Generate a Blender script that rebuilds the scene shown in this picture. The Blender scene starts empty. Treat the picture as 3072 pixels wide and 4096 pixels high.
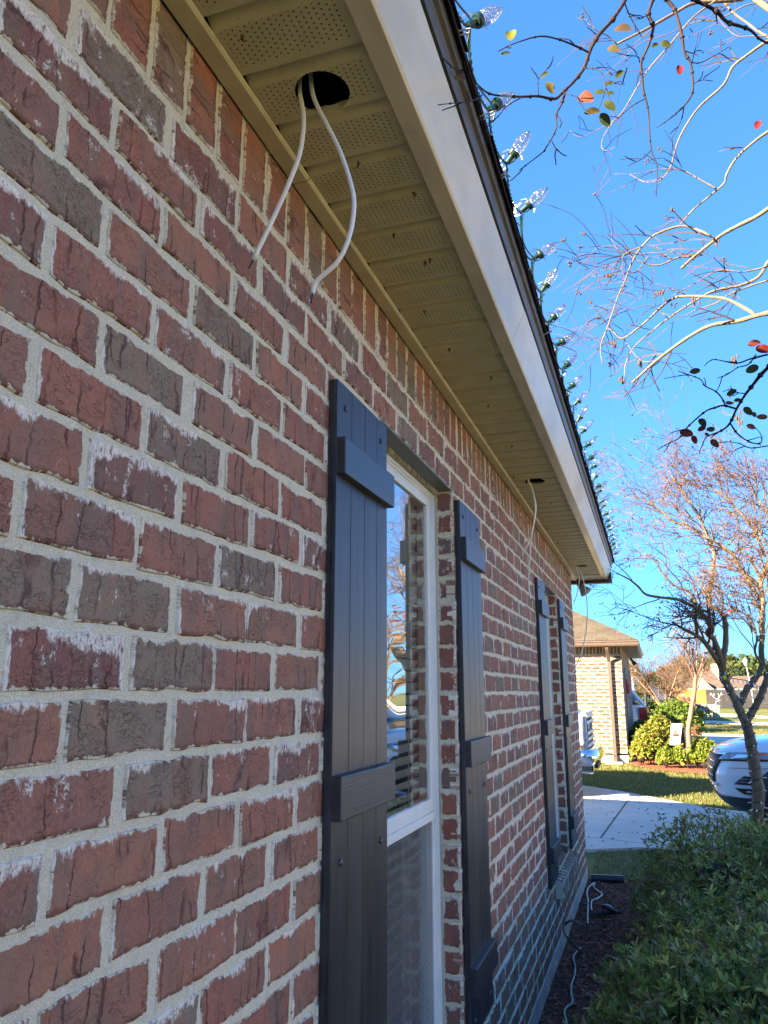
import bpy, math, random
import numpy as np
from mathutils import Vector, Matrix
R = math.radians
SC = bpy.context.scene
COL = SC.collection

# ---------------------------------------------------------------- camera
CAM = Vector((0.69, 0.0, 1.67))
PITCH, YAW, FPX = R(13.282), R(18.934), 3050.0
_fh = Vector((-math.sin(YAW), math.cos(YAW), 0)); _r = Vector((math.cos(YAW), math.sin(YAW), 0))
_fw = _fh * math.cos(PITCH) + Vector((0, 0, 1)) * math.sin(PITCH)
_u = -_fh * math.sin(PITCH) + Vector((0, 0, 1)) * math.cos(PITCH)
cd = bpy.data.cameras.new('camera'); cam = bpy.data.objects.new('camera', cd); COL.objects.link(cam)
cd.sensor_fit = 'VERTICAL'; cd.sensor_height = 36; cd.lens = 36 * FPX / 4096
cd.clip_start = 0.02; cd.clip_end = 2000
cd.dof.use_dof = False
m = Matrix((( _r.x, _u.x, -_fw.x, CAM.x), (_r.y, _u.y, -_fw.y, CAM.y), (_r.z, _u.z, -_fw.z, CAM.z), (0, 0, 0, 1)))
cam.matrix_world = m
SC.camera = cam
# ---------------------------------------------------------------- sky, sun, exposure
SUN_AZ, SUN_EL = 45.0, 22.5      # sun stands behind the house: direction (-sin, -cos)
w = bpy.data.worlds.new("World"); SC.world = w; w.use_nodes = True
wn = w.node_tree.nodes; bg = wn['Background']
sky = wn.new('ShaderNodeTexSky'); sky.sky_type = 'NISHITA'; sky.sun_disc = False
sky.sun_elevation = R(SUN_EL); sky.sun_rotation = R(180 + SUN_AZ)
sky.altitude = 0; sky.air_density = 1.0; sky.dust_density = 0.0; sky.ozone_density = 5.0
hs = wn.new('ShaderNodeGamma'); hs.inputs['Gamma'].default_value = .55     # clear winter air: deep, even blue down to the roofs
ti = wn.new('ShaderNodeMix'); ti.data_type = 'RGBA'; ti.blend_type = 'MULTIPLY'; ti.inputs[0].default_value = 1.0; ti.inputs[7].default_value = (.185, .41, .73, 1)
w.node_tree.links.new(sky.outputs[0], hs.inputs['Color']); w.node_tree.links.new(hs.outputs[0], ti.inputs[6]); w.node_tree.links.new(ti.outputs[2], bg.inputs[0]); bg.inputs[1].default_value = 0.15
sl = bpy.data.lights.new('sun', 'SUN'); so = bpy.data.objects.new('sun', sl); COL.objects.link(so)
sl.energy = 5.0; sl.angle = R(0.53); sl.color = (1.0, 0.82, 0.58)
sd = Vector((-math.sin(R(SUN_AZ)) * math.cos(R(SUN_EL)), -math.cos(R(SUN_AZ)) * math.cos(R(SUN_EL)), math.sin(R(SUN_EL))))
so.rotation_euler = sd.to_track_quat('Z', 'Y').to_euler(); so.location = (-3, -3, 9)
SC.view_settings.view_transform = 'Standard'; SC.view_settings.look = 'None'
SC.view_settings.exposure = 2.82; SC.view_settings.gamma = 1.0
try: SC.view_settings.use_curve_mapping = False
except Exception: pass
SC.cycles.max_bounces = 8; SC.cycles.transparent_max_bounces = 12
SC.cycles.use_denoising = True

# ---------------------------------------------------------------- pixel of the photo -> point of the place
def ray(x, y):
    return (_fw * FPX + _r * (x - 1536) - _u * (y - 2048)).normalized()
def onX(x, y, X): q = ray(x, y); return CAM + q * ((X - CAM.x) / q.x)
def onY(x, y, Y): q = ray(x, y); return CAM + q * ((Y - CAM.y) / q.y)
def onZ(x, y, Z=0.0): q = ray(x, y); return CAM + q * ((Z - CAM.z) / q.z)

# ---------------------------------------------------------------- objects
def tag(o, label=None, cat=None, group=None, kind=None):
    if label: o['label'] = label
    if cat: o['category'] = cat
    if group: o['group'] = group
    if kind: o['kind'] = kind
    return o
def empty(name, loc=(0, 0, 0), label=None, cat=None, group=None, parent=None):
    o = bpy.data.objects.new(name, None); COL.objects.link(o); o.location = loc
    o.empty_display_size = 0.1
    if parent: o.parent = parent
    return tag(o, label, cat, group)
def children(o): return [c for c in bpy.data.objects if c.parent == o]
def copy_tree(o, parent=None):
    kids = children(o)
    c = o.copy(); COL.objects.link(c); c.parent = parent
    for k in kids: copy_tree(k, c)
    return c

class MB:
    """collects shapes and links them as ONE mesh object"""
    def __init__(s): s.v = []; s.f = []; s.n = 0; s.col = []; s.usecol = False
    def add(s, vs, fs, col=None):
        s.v.append(np.asarray(vs, float).reshape(-1, 3)); k = len(s.v[-1])
        b = s.n
        s.f.extend([tuple(i + b for i in f) for f in fs]); s.n += k
        c = col if col is not None else (1, 1, 1)
        if col is not None: s.usecol = True
        s.col.append(np.tile(np.array(c, float), (k, 1)))
        return s
    def box(s, a, b, col=None):
        x0, y0, z0 = [min(p, q) for p, q in zip(a, b)]; x1, y1, z1 = [max(p, q) for p, q in zip(a, b)]
        v = [(x0, y0, z0), (x1, y0, z0), (x1, y1, z0), (x0, y1, z0), (x0, y0, z1), (x1, y0, z1), (x1, y1, z1), (x0, y1, z1)]
        return s.add(v, [(0, 3, 2, 1), (4, 5, 6, 7), (0, 1, 5, 4), (1, 2, 6, 5), (2, 3, 7, 6), (3, 0, 4, 7)], col)
    def quad(s, a, b, c, d, col=None): return s.add([a, b, c, d], [(0, 1, 2, 3)], col)
    def prism(s, prof, p0, p1, close=True, col=None):
        """extrude a list of 3D-offset profile points from p0 to p1"""
        n = len(prof); p0 = np.array(p0, float); p1 = np.array(p1, float); pr = np.array(prof, float)
        v = np.vstack([pr + p0, pr + p1]); fs = [(i, (i + 1) % n, n + (i + 1) % n, n + i) for i in range(n if close else n - 1)]
        if close: fs += [tuple(range(n))[::-1], tuple(range(n, 2 * n))]
        return s.add(v, fs, col)
    def tube(s, pts, rad, sides=6, col=None, caps=True):
        P = np.array([tuple(p) for p in pts], float); n = len(P)
        if n < 2: return s
        rad = np.broadcast_to(np.array(rad, float), (n,)) if np.ndim(rad) == 0 else np.array(rad, float)
        T = np.gradient(P, axis=0); T /= np.maximum(np.linalg.norm(T, axis=1)[:, None], 1e-9)
        a = np.array([0.0, 0, 1]) if abs(T[0][2]) < .9 else np.array([1.0, 0, 0])
        N = np.cross(T[0], a); N /= np.linalg.norm(N); V = []
        for i in range(n):
            N = N - T[i] * np.dot(N, T[i]); l = np.linalg.norm(N)
            if l < 1e-6: N = np.cross(T[i], [0.3, .5, .8]); l = np.linalg.norm(N)
            N = N / l; B = np.cross(T[i], N)
            for k in range(sides):
                t = 2 * math.pi * k / sides
                V.append(P[i] + rad[i] * (math.cos(t) * N + math.sin(t) * B))
        fs = [(i * sides + k, i * sides + (k + 1) % sides, (i + 1) * sides + (k + 1) % sides, (i + 1) * sides + k) for i in range(n - 1) for k in range(sides)]
        if caps: fs += [tuple(range(sides))[::-1], tuple(range((n - 1) * sides, n * sides))]
        return s.add(V, fs, col)
    def lathe(s, prof, axis0, axis, n=16, col=None):
        """prof: (radius, height) along axis from axis0"""
        A = np.array(axis, float); A /= np.linalg.norm(A); a = np.array([0, 0, 1.0]) if abs(A[2]) < .9 else np.array([1.0, 0, 0])
        N = np.cross(A, a); N /= np.linalg.norm(N); B = np.cross(A, N); o = np.array(axis0, float); V = []
        for r, h in prof:
            for k in range(n):
                t = 2 * math.pi * k / n; V.append(o + A * h + r * (math.cos(t) * N + math.sin(t) * B))
        m_ = len(prof)
        fs = [(i * n + k, i * n + (k + 1) % n, (i + 1) * n + (k + 1) % n, (i + 1) * n + k) for i in range(m_ - 1) for k in range(n)]
        fs += [tuple(range(n))[::-1], tuple(range((m_ - 1) * n, m_ * n))]
        return s.add(V, fs, col)
    def sphere(s, c, r, n=10, m_=7, col=None, sc=(1, 1, 1)):
        V = []; c = np.array(c, float)
        for i in range(m_ + 1):
            p = math.pi * i / m_
            for k in range(n):
                t = 2 * math.pi * k / n
                V.append(c + r * np.array([math.sin(p) * math.cos(t) * sc[0], math.sin(p) * math.sin(t) * sc[1], math.cos(p) * sc[2]]))
        fs = [(i * n + k, (i + 1) * n + k, (i + 1) * n + (k + 1) % n, i * n + (k + 1) % n) for i in range(m_) for k in range(n)]
        return s.add(V, fs, col)
    def build(s, name, mat, parent=None, smooth=False, bevel=0, origin=None):
        me = bpy.data.meshes.new(name)
        V = np.vstack(s.v) if s.v else np.zeros((0, 3))
        if origin is not None: V = V - np.array(origin, float)
        me.from_pydata(V.tolist(), [], s.f); me.update()
        if s.usecol and len(V):
            ca = me.color_attributes.new('tint', 'FLOAT_COLOR', 'POINT')
            c = np.ones((len(V), 4)); c[:, :3] = np.vstack(s.col); ca.data.foreach_set('color', c.ravel())
        o = bpy.data.objects.new(name, me); COL.objects.link(o)
        if mat: me.materials.append(mat)
        if smooth:
            me.polygons.foreach_set('use_smooth', [True] * len(me.polygons))
        if bevel:
            b = o.modifiers.new('bevel', 'BEVEL'); b.width = bevel; b.segments = 2; b.limit_method = 'ANGLE'; b.angle_limit = R(40)
        if parent: o.parent = parent
        if origin is not None: o.location = origin
        return o

def leaf_mesh(P, D, Nn, L, W, cols, fold=.25):
    """many leaves at once: bases P, directions D, normals Nn, length, width arrays -> verts, faces, colours"""
    D = D / np.linalg.norm(D, axis=1)[:, None]; S = np.cross(D, Nn); S /= np.maximum(np.linalg.norm(S, axis=1)[:, None], 1e-9)
    U = np.cross(S, D); L = L[:, None]; W = W[:, None]
    v = np.stack([P, P + D * L * .4 + S * W * .5 + U * W * fold, P + D * L * .78 + S * W * .36 + U * W * fold * .8, P + D * L - U * W * fold * .6,
                  P + D * L * .78 - S * W * .36 + U * W * fold * .8, P + D * L * .4 - S * W * .5 + U * W * fold, P + D * L * .5], axis=1)
    n = len(P); base = np.arange(n)[:, None] * 7
    f = np.concatenate([base + np.array([[0, 1, 6, 5]]), base + np.array([[1, 2, 3, 6]]), base + np.array([[6, 3, 4, 5]])], axis=0)
    return v.reshape(-1, 3), f, np.repeat(cols, 7, axis=0)
def fast_mesh(name, V, F4, cols, mat, parent=None, smooth=False):
    me = bpy.data.meshes.new(name); n = len(F4)
    me.vertices.add(len(V)); me.vertices.foreach_set('co', V.astype('f').ravel())
    me.loops.add(n * 4); me.loops.foreach_set('vertex_index', F4.astype('i').ravel())
    me.polygons.add(n); me.polygons.foreach_set('loop_start', np.arange(0, n * 4, 4, dtype='i'))
    me.update(calc_edges=True); me.validate()
    if cols is not None:
        ca = me.color_attributes.new('tint', 'FLOAT_COLOR', 'POINT'); c = np.ones((len(V), 4)); c[:, :3] = cols; ca.data.foreach_set('color', c.astype('f').ravel())
    me.materials.append(mat)
    if smooth: me.polygons.foreach_set('use_smooth', [True] * len(me.polygons))
    o = bpy.data.objects.new(name, me); COL.objects.link(o)
    if parent: o.parent = parent
    return o

# ---------------------------------------------------------------- materials
class G:
    def __init__(s, name):
        s.m = bpy.data.materials.new(name); s.m.use_nodes = True; s.t = s.m.node_tree; s.b = s.t.nodes['Principled BSDF']; s.out = s.t.nodes['Material Output']
    def put(s, sock, v):
        if hasattr(v, 'is_output') or isinstance(v, bpy.types.NodeSocket): s.t.links.new(v, sock)
        elif isinstance(v, (tuple, list)) and len(v) == 3 and sock.type == 'RGBA': sock.default_value = (*v, 1)
        else: sock.default_value = v
    def n(s, typ, out=0, ins=None, **pr):
        nd = s.t.nodes.new('ShaderNode' + typ)
        for k, v in pr.items(): setattr(nd, k, v)
        for k, v in (ins or {}).items(): s.put(nd.inputs[k], v)
        return nd.outputs[out]
    def math(s, op, a, b=0.0, clamp=False):
        return s.n('Math', 0, {0: a, 1: b}, operation=op, use_clamp=clamp)
    def mix(s, f, a, b, blend='MIX'):
        nd = s.t.nodes.new('ShaderNodeMix'); nd.data_type = 'RGBA'; nd.blend_type = blend
        s.put(nd.inputs[0], f); s.put(nd.inputs[6], a); s.put(nd.inputs[7], b); return nd.outputs[2]
    def noise(s, vec, scale, detail=3, rough=.5, out=0, dist=0.0):
        return s.n('TexNoise', out, {'Vector': vec, 'Scale': scale, 'Detail': detail, 'Roughness': rough, 'Distortion': dist})
    def ss(s, x, a, b):   # smooth step from a to b
        return s.n('MapRange', 0, {0: x, 1: a, 2: b}, interpolation_type='SMOOTHSTEP')
    def vmul(s, v, k): return s.n('VectorMath', 0, {0: v, 1: k}, operation='MULTIPLY')
    def vadd(s, v, k): return s.n('VectorMath', 0, {0: v, 1: k}, operation='ADD')
    def xyz(s, v):
        nd = s.t.nodes.new('ShaderNodeSeparateXYZ'); s.put(nd.inputs[0], v); return nd.outputs
    def comb(s, x=0.0, y=0.0, z=0.0): return s.n('CombineXYZ', 0, {0: x, 1: y, 2: z})
    def obj(s): return s.n('TexCoord', 3)
    def pos(s): return s.n('NewGeometry', 0)
    def attr(s, name): return s.n('Attribute', 0, attribute_name=name)
    def uv(s, name): return s.n('UVMap', 0, uv_map=name)
    def bump(s, h, dist=.002, strength=1.0, normal=None):
        ins = {'Height': h, 'Distance': dist, 'Strength': strength}
        if normal is not None: ins['Normal'] = normal
        return s.n('Bump', 0, ins)
    def set(s, **k):
        names = dict(color='Base Color', rough='Roughness', metal='Metallic', normal='Normal', spec='Specular IOR Level', coat='Coat Weight', coatr='Coat Roughness', trans='Transmission Weight', ior='IOR', alpha='Alpha', sub='Subsurface Weight', emis='Emission Color', emis_s='Emission Strength')
        for a, v in k.items(): s.put(s.b.inputs[names[a]], v)
        return s.m

def plain(name, color, rough=.6, metal=0.0, var=.12, scale=8.0, bump=0.0, bscale=60.0, spec=.5, coat=0.0, stretch=(1, 1, 1)):
    g = G(name); p = g.vmul(g.obj(), stretch)
    n = g.noise(p, scale, 5, .6)
    c = g.mix(g.ss(n, .3, .7), tuple(x * (1 - var) for x in color), tuple(min(1, x * (1 + var)) for x in color))
    k = dict(color=c, rough=g.math('ADD', g.math('MULTIPLY', n, .15), rough - .07), metal=metal, spec=spec, coat=coat)
    if bump: k['normal'] = g.bump(g.noise(p, bscale, 4, .6), .002, bump)
    return g.set(**k)

def make_brick_mat(name, reds, greys, grey_cut, lime=1.0, dark=1.0, cracks=1.0):
    """red brick with drag marks, score cracks, a burnt lip, lime bloom and mortar smears, all in the brick's own coordinates"""
    g = G(name); uv = g.uv('uv'); uw = g.uv('uw'); rnd = g.attr('rnd')
    u, v, _ = g.xyz(uv); wu, hv, _ = g.xyz(uw); r, gg, b = g.xyz(rnd)
    seed = g.vmul(rnd, (37.0, 53.0, 71.0))
    loc = g.vadd(g.comb(u, v, 0.0), seed)
    base = g.mix(r, reds[0], reds[1]); base = g.mix(g.ss(b, .55, .9), base, reds[2])
    # drag streaks, vertical, in grey/purple
    st = g.noise(g.vmul(loc, (26, 5.0, 1)), 1.0, 4, .55)
    base = g.mix(g.math('MULTIPLY', g.ss(st, .46, .62), .55), base, g.mix(g.noise(loc, 9, 1), greys[0], (0.17, .115, .105)))
    full = g.math('GREATER_THAN', gg, grey_cut)
    gcol = g.mix(g.noise(g.vmul(loc, (40, 14, 1)), 1.0, 4, .6), greys[0], greys[1]); gcol = g.mix(g.math('MULTIPLY', g.ss(g.noise(g.vmul(loc, (14, 6, 1)), 1.0, 2), .52, .66), .6), gcol, reds[2])
    base = g.mix(g.math('MULTIPLY', full, .88), base, gcol)
    fine = g.noise(g.vmul(loc, (420, 160, 1)), 1.0, 4, .6)
    base = g.mix(g.ss(fine, .3, .75), g.mix(.25, base, (0, 0, 0)), g.mix(.12, base, (.55, .45, .38)))
    cloud = g.noise(loc, 16, 3); base = g.mix(g.math('MULTIPLY', g.ss(cloud, .48, .72), .5), base, g.mix(.55, base, reds[1])); base = g.mix(g.math('MULTIPLY', g.ss(g.noise(loc, 7, 3), .44, .66), .45), base, g.mix(.75, reds[2], greys[0]))
    # kiln-burnt lower lip and ends
    edge = g.math('MINIMUM', v, g.math('MINIMUM', u, wu)); en = g.math('ADD', v, g.math('MULTIPLY', g.noise(loc, 70, 3), -.010))
    base = g.mix(g.math('MULTIPLY', g.math('SUBTRACT', 1.0, g.ss(en, -.003, .004)), .75), base, (.15, .062, .028))
    # score cracks
    cr = g.n('TexVoronoi', 0, {'Vector': g.vadd(g.vmul(loc, (19, 2.0, 1)), g.vmul(g.noise(loc, 22, 4, .7, 1), (.55, .3, 0))), 'Scale': 1.0}, feature='DISTANCE_TO_EDGE')
    crm = g.math('MULTIPLY', g.math('SUBTRACT', 1.0, g.ss(cr, .0, .035)), g.ss(g.noise(loc, 14, 3), g.math('ADD', .34, g.math('MULTIPLY', r, .16)), .60))
    cr2 = g.n('TexVoronoi', 0, {'Vector': g.vadd(g.vmul(loc, (62, 165, 1)), g.vmul(g.noise(loc, 70, 3, .6, 1), (2.2, 3.4, 0))), 'Scale': 1.0}, feature='DISTANCE_TO_EDGE')
    crm2 = g.math('MULTIPLY', g.math('SUBTRACT', 1.0, g.ss(cr2, .0, .05)), g.ss(g.noise(loc, 30, 2), .42, .58))
    ck = g.math('MULTIPLY', g.math('MAXIMUM', crm, g.math('MULTIPLY', crm2, g.math('ADD', .12, g.math('MULTIPLY', gg, .42)))), cracks)
    base = g.mix(g.math('MULTIPLY', ck, .72), base, (.07, .022, .020))
    # lime bloom and mortar smears at the top and left edges
    ln = g.noise(g.vmul(loc, (75, 38, 1)), 1.0, 5, .7); lb = g.noise(loc, 10, 2)
    topd = g.math('MULTIPLY', hv, 15.0); leftd = g.math('MULTIPLY', g.math('MINIMUM', u, g.math('ADD', wu, .006)), 24.0)
    a1 = g.math('SUBTRACT', g.math('ADD', g.math('MULTIPLY', ln, .75), g.math('MULTIPLY', lb, 1.15)), topd)
    a2 = g.math('SUBTRACT', g.math('ADD', g.math('MULTIPLY', ln, .75), g.math('MULTIPLY', lb, .85)), leftd)
    amt = g.math('ADD', g.math('MULTIPLY', g.math('POWER', b, 1.4), .26), .075)
    l1 = g.ss(g.math('ADD', a1, amt), 1.05, 1.19); l2 = g.ss(g.math('ADD', a2, amt), .885, .97)
    sp = g.ss(g.noise(g.vmul(loc, (150, 70, 1)), 1.0, 3, .6), .73, .78)
    lm = g.math('MAXIMUM', g.math('MAXIMUM', l1, l2), g.math('MULTIPLY', sp, .6))
    brk = g.ss(g.noise(g.vmul(loc, (190, 60, 1)), 1.0, 4, .75), .34, .50); blot = g.math('MULTIPLY', g.ss(g.math('ADD', g.noise(g.vmul(loc, (34, 20, 1)), 1.0, 5, .75), g.math('MULTIPLY', b, .12)), .675, .74), g.ss(g.noise(loc, 210, 3, .7), .42, .52))
    lm = g.math('MAXIMUM', g.math('MULTIPLY', lm, brk), g.math('MULTIPLY', blot, .85)); lm = g.math('MULTIPLY', lm, lime)
    ed = g.math('MINIMUM', g.math('MINIMUM', u, wu), g.math('MINIMUM', v, hv)); mo = g.ss(g.math('SUBTRACT', g.math('MULTIPLY', g.math('SUBTRACT', g.noise(loc, 48, 5, .7), .47), .034), ed), -.0004, .0010)
    base = g.mix(g.math('MULTIPLY', mo, .9), base, (.66, .585, .42)); lm = g.math('MAXIMUM', lm, g.math('MULTIPLY', mo, .0))
    base = g.mix(g.math('MULTIPLY', lm, .88), base, (.86, .77, .64))
    if dark != 1.0: base = g.mix(1.0 - dark, base, (0, 0, 0))
    h = g.math('SUBTRACT', g.math('ADD', g.math('MULTIPLY', g.noise(g.vmul(loc, (160, 90, 1)), 1.0, 5, .65), .5), g.math('MULTIPLY', lm, .35)), g.math('MULTIPLY', ck, 1.6))
    return g.set(color=base, rough=.82, spec=.3, normal=g.bump(h, .0022, .9))

def mk_mortar(name, c=(.70, .625, .45)):
    g = G(name); p = g.pos(); n = g.noise(p, 420, 4, .65); n2 = g.noise(p, 9, 3); n3 = g.noise(p, 28, 4, .7)
    col = g.mix(g.ss(n, .25, .75), tuple(x * .72 for x in c), tuple(x * 1.22 for x in c)); col = g.mix(g.math('MULTIPLY', g.ss(n2, .45, .7), .45), col, (.64, .57, .43))
    col = g.mix(g.math('MULTIPLY', g.ss(n3, .52, .70), .38), col, tuple(x * .55 for x in c)); lim = g.ss(g.noise(p, 42, 5, .7), .57, .66); col = g.mix(g.math('MULTIPLY', lim, .65), col, (.74, .70, .64))
    return g.set(color=col, rough=.95, spec=.15, normal=g.bump(g.math('ADD', n, g.math('MULTIPLY', g.noise(p, 60, 3), 1.2)), .002, .9))

M = {}
M['brick'] = make_brick_mat('brick_red', [(.365, .128, .080), (.44, .175, .098), (.265, .098, .074)], [(.225, .170, .112), (.30, .23, .155)], .86)
M['brick_jamb'] = make_brick_mat('brick_jamb', [(.34, .10, .06), (.38, .12, .07), (.27, .09, .06)], [(.17, .10, .08), (.2, .13, .10)], .86, lime=.75, cracks=.12)
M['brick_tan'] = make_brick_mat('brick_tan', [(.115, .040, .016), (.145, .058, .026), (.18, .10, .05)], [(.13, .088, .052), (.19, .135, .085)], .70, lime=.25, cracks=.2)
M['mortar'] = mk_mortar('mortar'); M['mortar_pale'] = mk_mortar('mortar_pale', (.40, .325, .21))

class Bricks:
    def __init__(s): s.V = []; s.F = []; s.uv = []; s.uw = []; s.c = []; s.n = 0; s.rg = np.random.RandomState(7)
    def add(s, P, U, V, N, w, h, nx=3, ny=1, amp=.001, depth=.03, rnd=None, face_d=None):
        rg = s.rg; P = np.array(P, float); U = np.array(U, float); V = np.array(V, float); N = np.array(N, float)
        us = np.linspace(0, w, nx + 1); vs = np.linspace(0, h, ny + 1); uu, vv = np.meshgrid(us, vs)
        ou = uu.copy(); ov = vv.copy()
        j = lambda k: np.convolve(rg.randn(k + 4), [.25, .5, .25], 'same')[2:-2] * amp * 1.6
        ch = .0018
        ou[:, 0] += ch + abs(j(ny + 1)); ou[:, -1] -= ch + abs(j(ny + 1)); ov[0] += ch + j(nx + 1) * .7; ov[-1] -= ch + j(nx + 1)
        t = rg.randn(3) * np.array([.0009, .004, .006]); d = t[0] + (uu - w / 2) * t[1] + (vv - h / 2) * t[2]
        if nx > 4: d = d + np.convolve(rg.randn(nx + 3), [.3, .4, .3], 'same')[1:-1][None, :nx + 1] * .0006
        if face_d is not None: d = d + face_d
        idx = np.arange((nx + 1) * (ny + 1)).reshape(ny + 1, nx + 1)
        base = s.n
        pts = P + ou[..., None] * U + ov[..., None] * V + d[..., None] * N
        ring = list(idx[0, :]) + list(idx[1:, -1]) + list(idx[-1, -2::-1]) + list(idx[-2:0:-1, 0])
        pf = pts.reshape(-1, 3); uf = uu.ravel(); vf = vv.ravel()
        cu = np.sign(uf[ring] - w / 2) * (abs(uf[ring] - w / 2) > w / 2 - 1e-6); cv = np.sign(vf[ring] - h / 2) * (abs(vf[ring] - h / 2) > h / 2 - 1e-6)
        r1 = pf[ring] + (cu[:, None] * U + cv[:, None] * V) * ch - N * .003
        r2 = r1 - N * depth
        allv = np.vstack([pf, r1, r2]); uvs = np.concatenate([uf, uf[ring], uf[ring]]); vvs = np.concatenate([vf, vf[ring], vf[ring]])
        q = [(idx[i, k], idx[i, k + 1], idx[i + 1, k + 1], idx[i + 1, k]) for i in range(ny) for k in range(nx)]
        L = len(ring); a = len(pf); b = a + L
        for i in range(L):
            k = (i + 1) % L
            q.append((ring[k], ring[i], a + i, a + k)); q.append((a + k, a + i, b + i, b + k))
        q = np.array(q)
        if np.dot(np.cross(U, V), N) < 0: q = q[:, ::-1]
        s.V.append(allv); s.F.append(q + base); s.n += len(allv)
        s.uv.append(np.stack([uvs, vvs], 1)); s.uw.append(np.stack([w - uvs, h - vvs], 1))
        r = rg.rand(3) if rnd is None else rnd
        s.c.append(np.tile(r, (len(allv), 1)))
    def build(s, name, mat, parent=None):
        V = np.vstack(s.V); F = np.vstack(s.F); me = bpy.data.meshes.new(name); n = len(F)
        me.vertices.add(len(V)); me.vertices.foreach_set('co', V.astype('f').ravel())
        me.loops.add(n * 4); me.loops.foreach_set('vertex_index', F.astype('i').ravel())
        me.polygons.add(n); me.polygons.foreach_set('loop_start', np.arange(0, n * 4, 4, dtype='i')); me.update(calc_edges=True)
        li = F.ravel(); uv = np.vstack(s.uv); uw = np.vstack(s.uw)
        a = me.uv_layers.new(name='uv'); a.data.foreach_set('uv', uv[li].astype('f').ravel())
        a = me.uv_layers.new(name='uw'); a.data.foreach_set('uv', uw[li].astype('f').ravel())
        ca = me.color_attributes.new('rnd', 'FLOAT_COLOR', 'POINT'); c = np.ones((len(V), 4)); c[:, :3] = np.vstack(s.c); ca.data.foreach_set('color', c.astype('f').ravel())
        me.polygons.foreach_set('use_smooth', [True] * n)
        me.materials.append(mat); o = bpy.data.objects.new(name, me); COL.objects.link(o)
        me.set_sharp_from_angle(angle=R(50)) if hasattr(me, 'set_sharp_from_angle') else None
        if parent: o.parent = parent
        return o

CH, BP, JT = .0865, .225, .0125        # course height, brick pitch, joint
def clip(a, b, holes):
    seg = [(a, b)]
    for h0, h1 in holes:
        out = []
        for p, q in seg:
            if q <= h0 or p >= h1: out.append((p, q)); continue
            if p < h0: out.append((p, h0))
            if q > h1: out.append((h1, q))
        seg = out
    return [(p, q) for p, q in seg if q - p > .022]
def mortar_sheet(name, rects, P, U, V, N, d, parent, mat=None):
    mb = MB(); P = Vector(P); U = Vector(U); V = Vector(V); N = Vector(N)
    for u0, u1, v0, v1 in rects:
        c = [P + U * a + V * b + N * d for a, b in ((u0, v0), (u1, v0), (u1, v1), (u0, v1))]
        mb.quad(*c) if U.cross(V).dot(N) > 0 else mb.quad(*c[::-1])
    return mb.build(name, mat or M['mortar'], parent)

# ================================================================ OUR HOUSE
house = empty('brick_house', (0, 3, 0), 'shaded red brick house with black shutters and tan vented eave, filling the left half', 'house')
bpy.context.view_layer.update()
HI = Matrix.Translation((0, -3, 0))
def hp(o):       # child of the house placed in world coordinates
    o.parent = house; o.matrix_parent_inverse = HI; return o

Y0, Y1, ZT = -1.2, 7.75, 2.86
OPEN = [(1.985, 2.845, .500, 2.4435), (5.465, 6.350, .500, 2.4435)]
bk = Bricks()
for k in range(-11, 18):
    z0 = 1.06 + CH * k + JT / 2; z1 = z0 + CH - JT
    if k == 17: z1 = 2.619
    ph = 1.36 if k % 2 else 1.4675
    wob = bk.rg.randn() * .004
    holes = [(a - .0, b + .0) for a, b, c, d in OPEN if z0 < d - .01 and z1 > c]
    n = -12
    while ph + BP * n < Y1:
        a = ph + BP * n + JT / 2 + wob + bk.rg.randn() * .002; b = a + BP - JT + bk.rg.randn() * .003; n += 1
        a = max(a, Y0); b = min(b, Y1)
        if b - a < .02: continue
        for p, q in clip(a, b, holes):
            near = p < 3.4
            nx, ny, am = (max(3, int((q - p) / .015)), 6, .0019) if near else (max(2, int((q - p) / .05)), 2, .0012)
            if p > 5.6: nx, ny = max(1, int((q - p) / .1)), 1
            dz = bk.rg.randn() * .0012
            bk.add((0, p, z0 + dz), (0, 1, 0), (0, 0, 1), (1, 0, 0), q - p, z1 - z0, nx, ny, am)
n = -22
while .952 + .099 * n < Y1:          # soldier course below the eave: bricks on end
    a = .952 + .099 * n + .006 + bk.rg.randn() * .0015; n += 1
    if a < Y0: continue
    near = a < 3.4
    bk.add((0, min(a + .087, Y1), 2.631), (0, 0, 1), (0, -1, 0), (1, 0, 0), .205, .087, 12 if near else 3, 5 if near else 1, .0016)
hp(bk.build('brick_wall', M['brick']))
rects = []
ys = sorted({Y0, Y1} | {o[0] for o in OPEN} | {o[1] for o in OPEN})
for a, b in zip(ys[:-1], ys[1:]):
    op = [o for o in OPEN if abs(o[0] - a) < 1e-6]
    if op: rects += [(a, b, .10, op[0][2]), (a, b, op[0][3], ZT)]
    else: rects.append((a, b, .10, ZT))
hp(mortar_sheet('mortar', rects, (0, 0, 0), (0, 1, 0), (0, 0, 1), (1, 0, 0), -.0028, None))
# far corner return and the hidden sides, plain courses in mortar
bk = Bricks()
for k in range(-11, 20):
    z0 = 1.06 + CH * k + JT / 2
    for n in range(0, 40):
        a = -BP * n - (.11 if k % 2 else 0); b = min(a + BP - JT, -.004); a2 = a
        if n == 0: a2 = a; b = -.004
        bk.add((a2 - BP * (0 if n else .5) + (.0 if n else .11), Y1 - .0, z0), (1, 0, 0), (0, 0, 1), (0, 1, 0), b - a2 + .0, CH - JT, 1, 1, .001) if n else None
hp(bk.build('side_brick_wall', M['brick']))
body = MB()
body.box((-.60, Y0, .05), (-9.6, Y1 - .03, 2.86)); body.box((-.02, -6, .05), (-9.6, Y0 - .005, 2.86))
hp(body.build('wall_core', M['mortar']))

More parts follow.
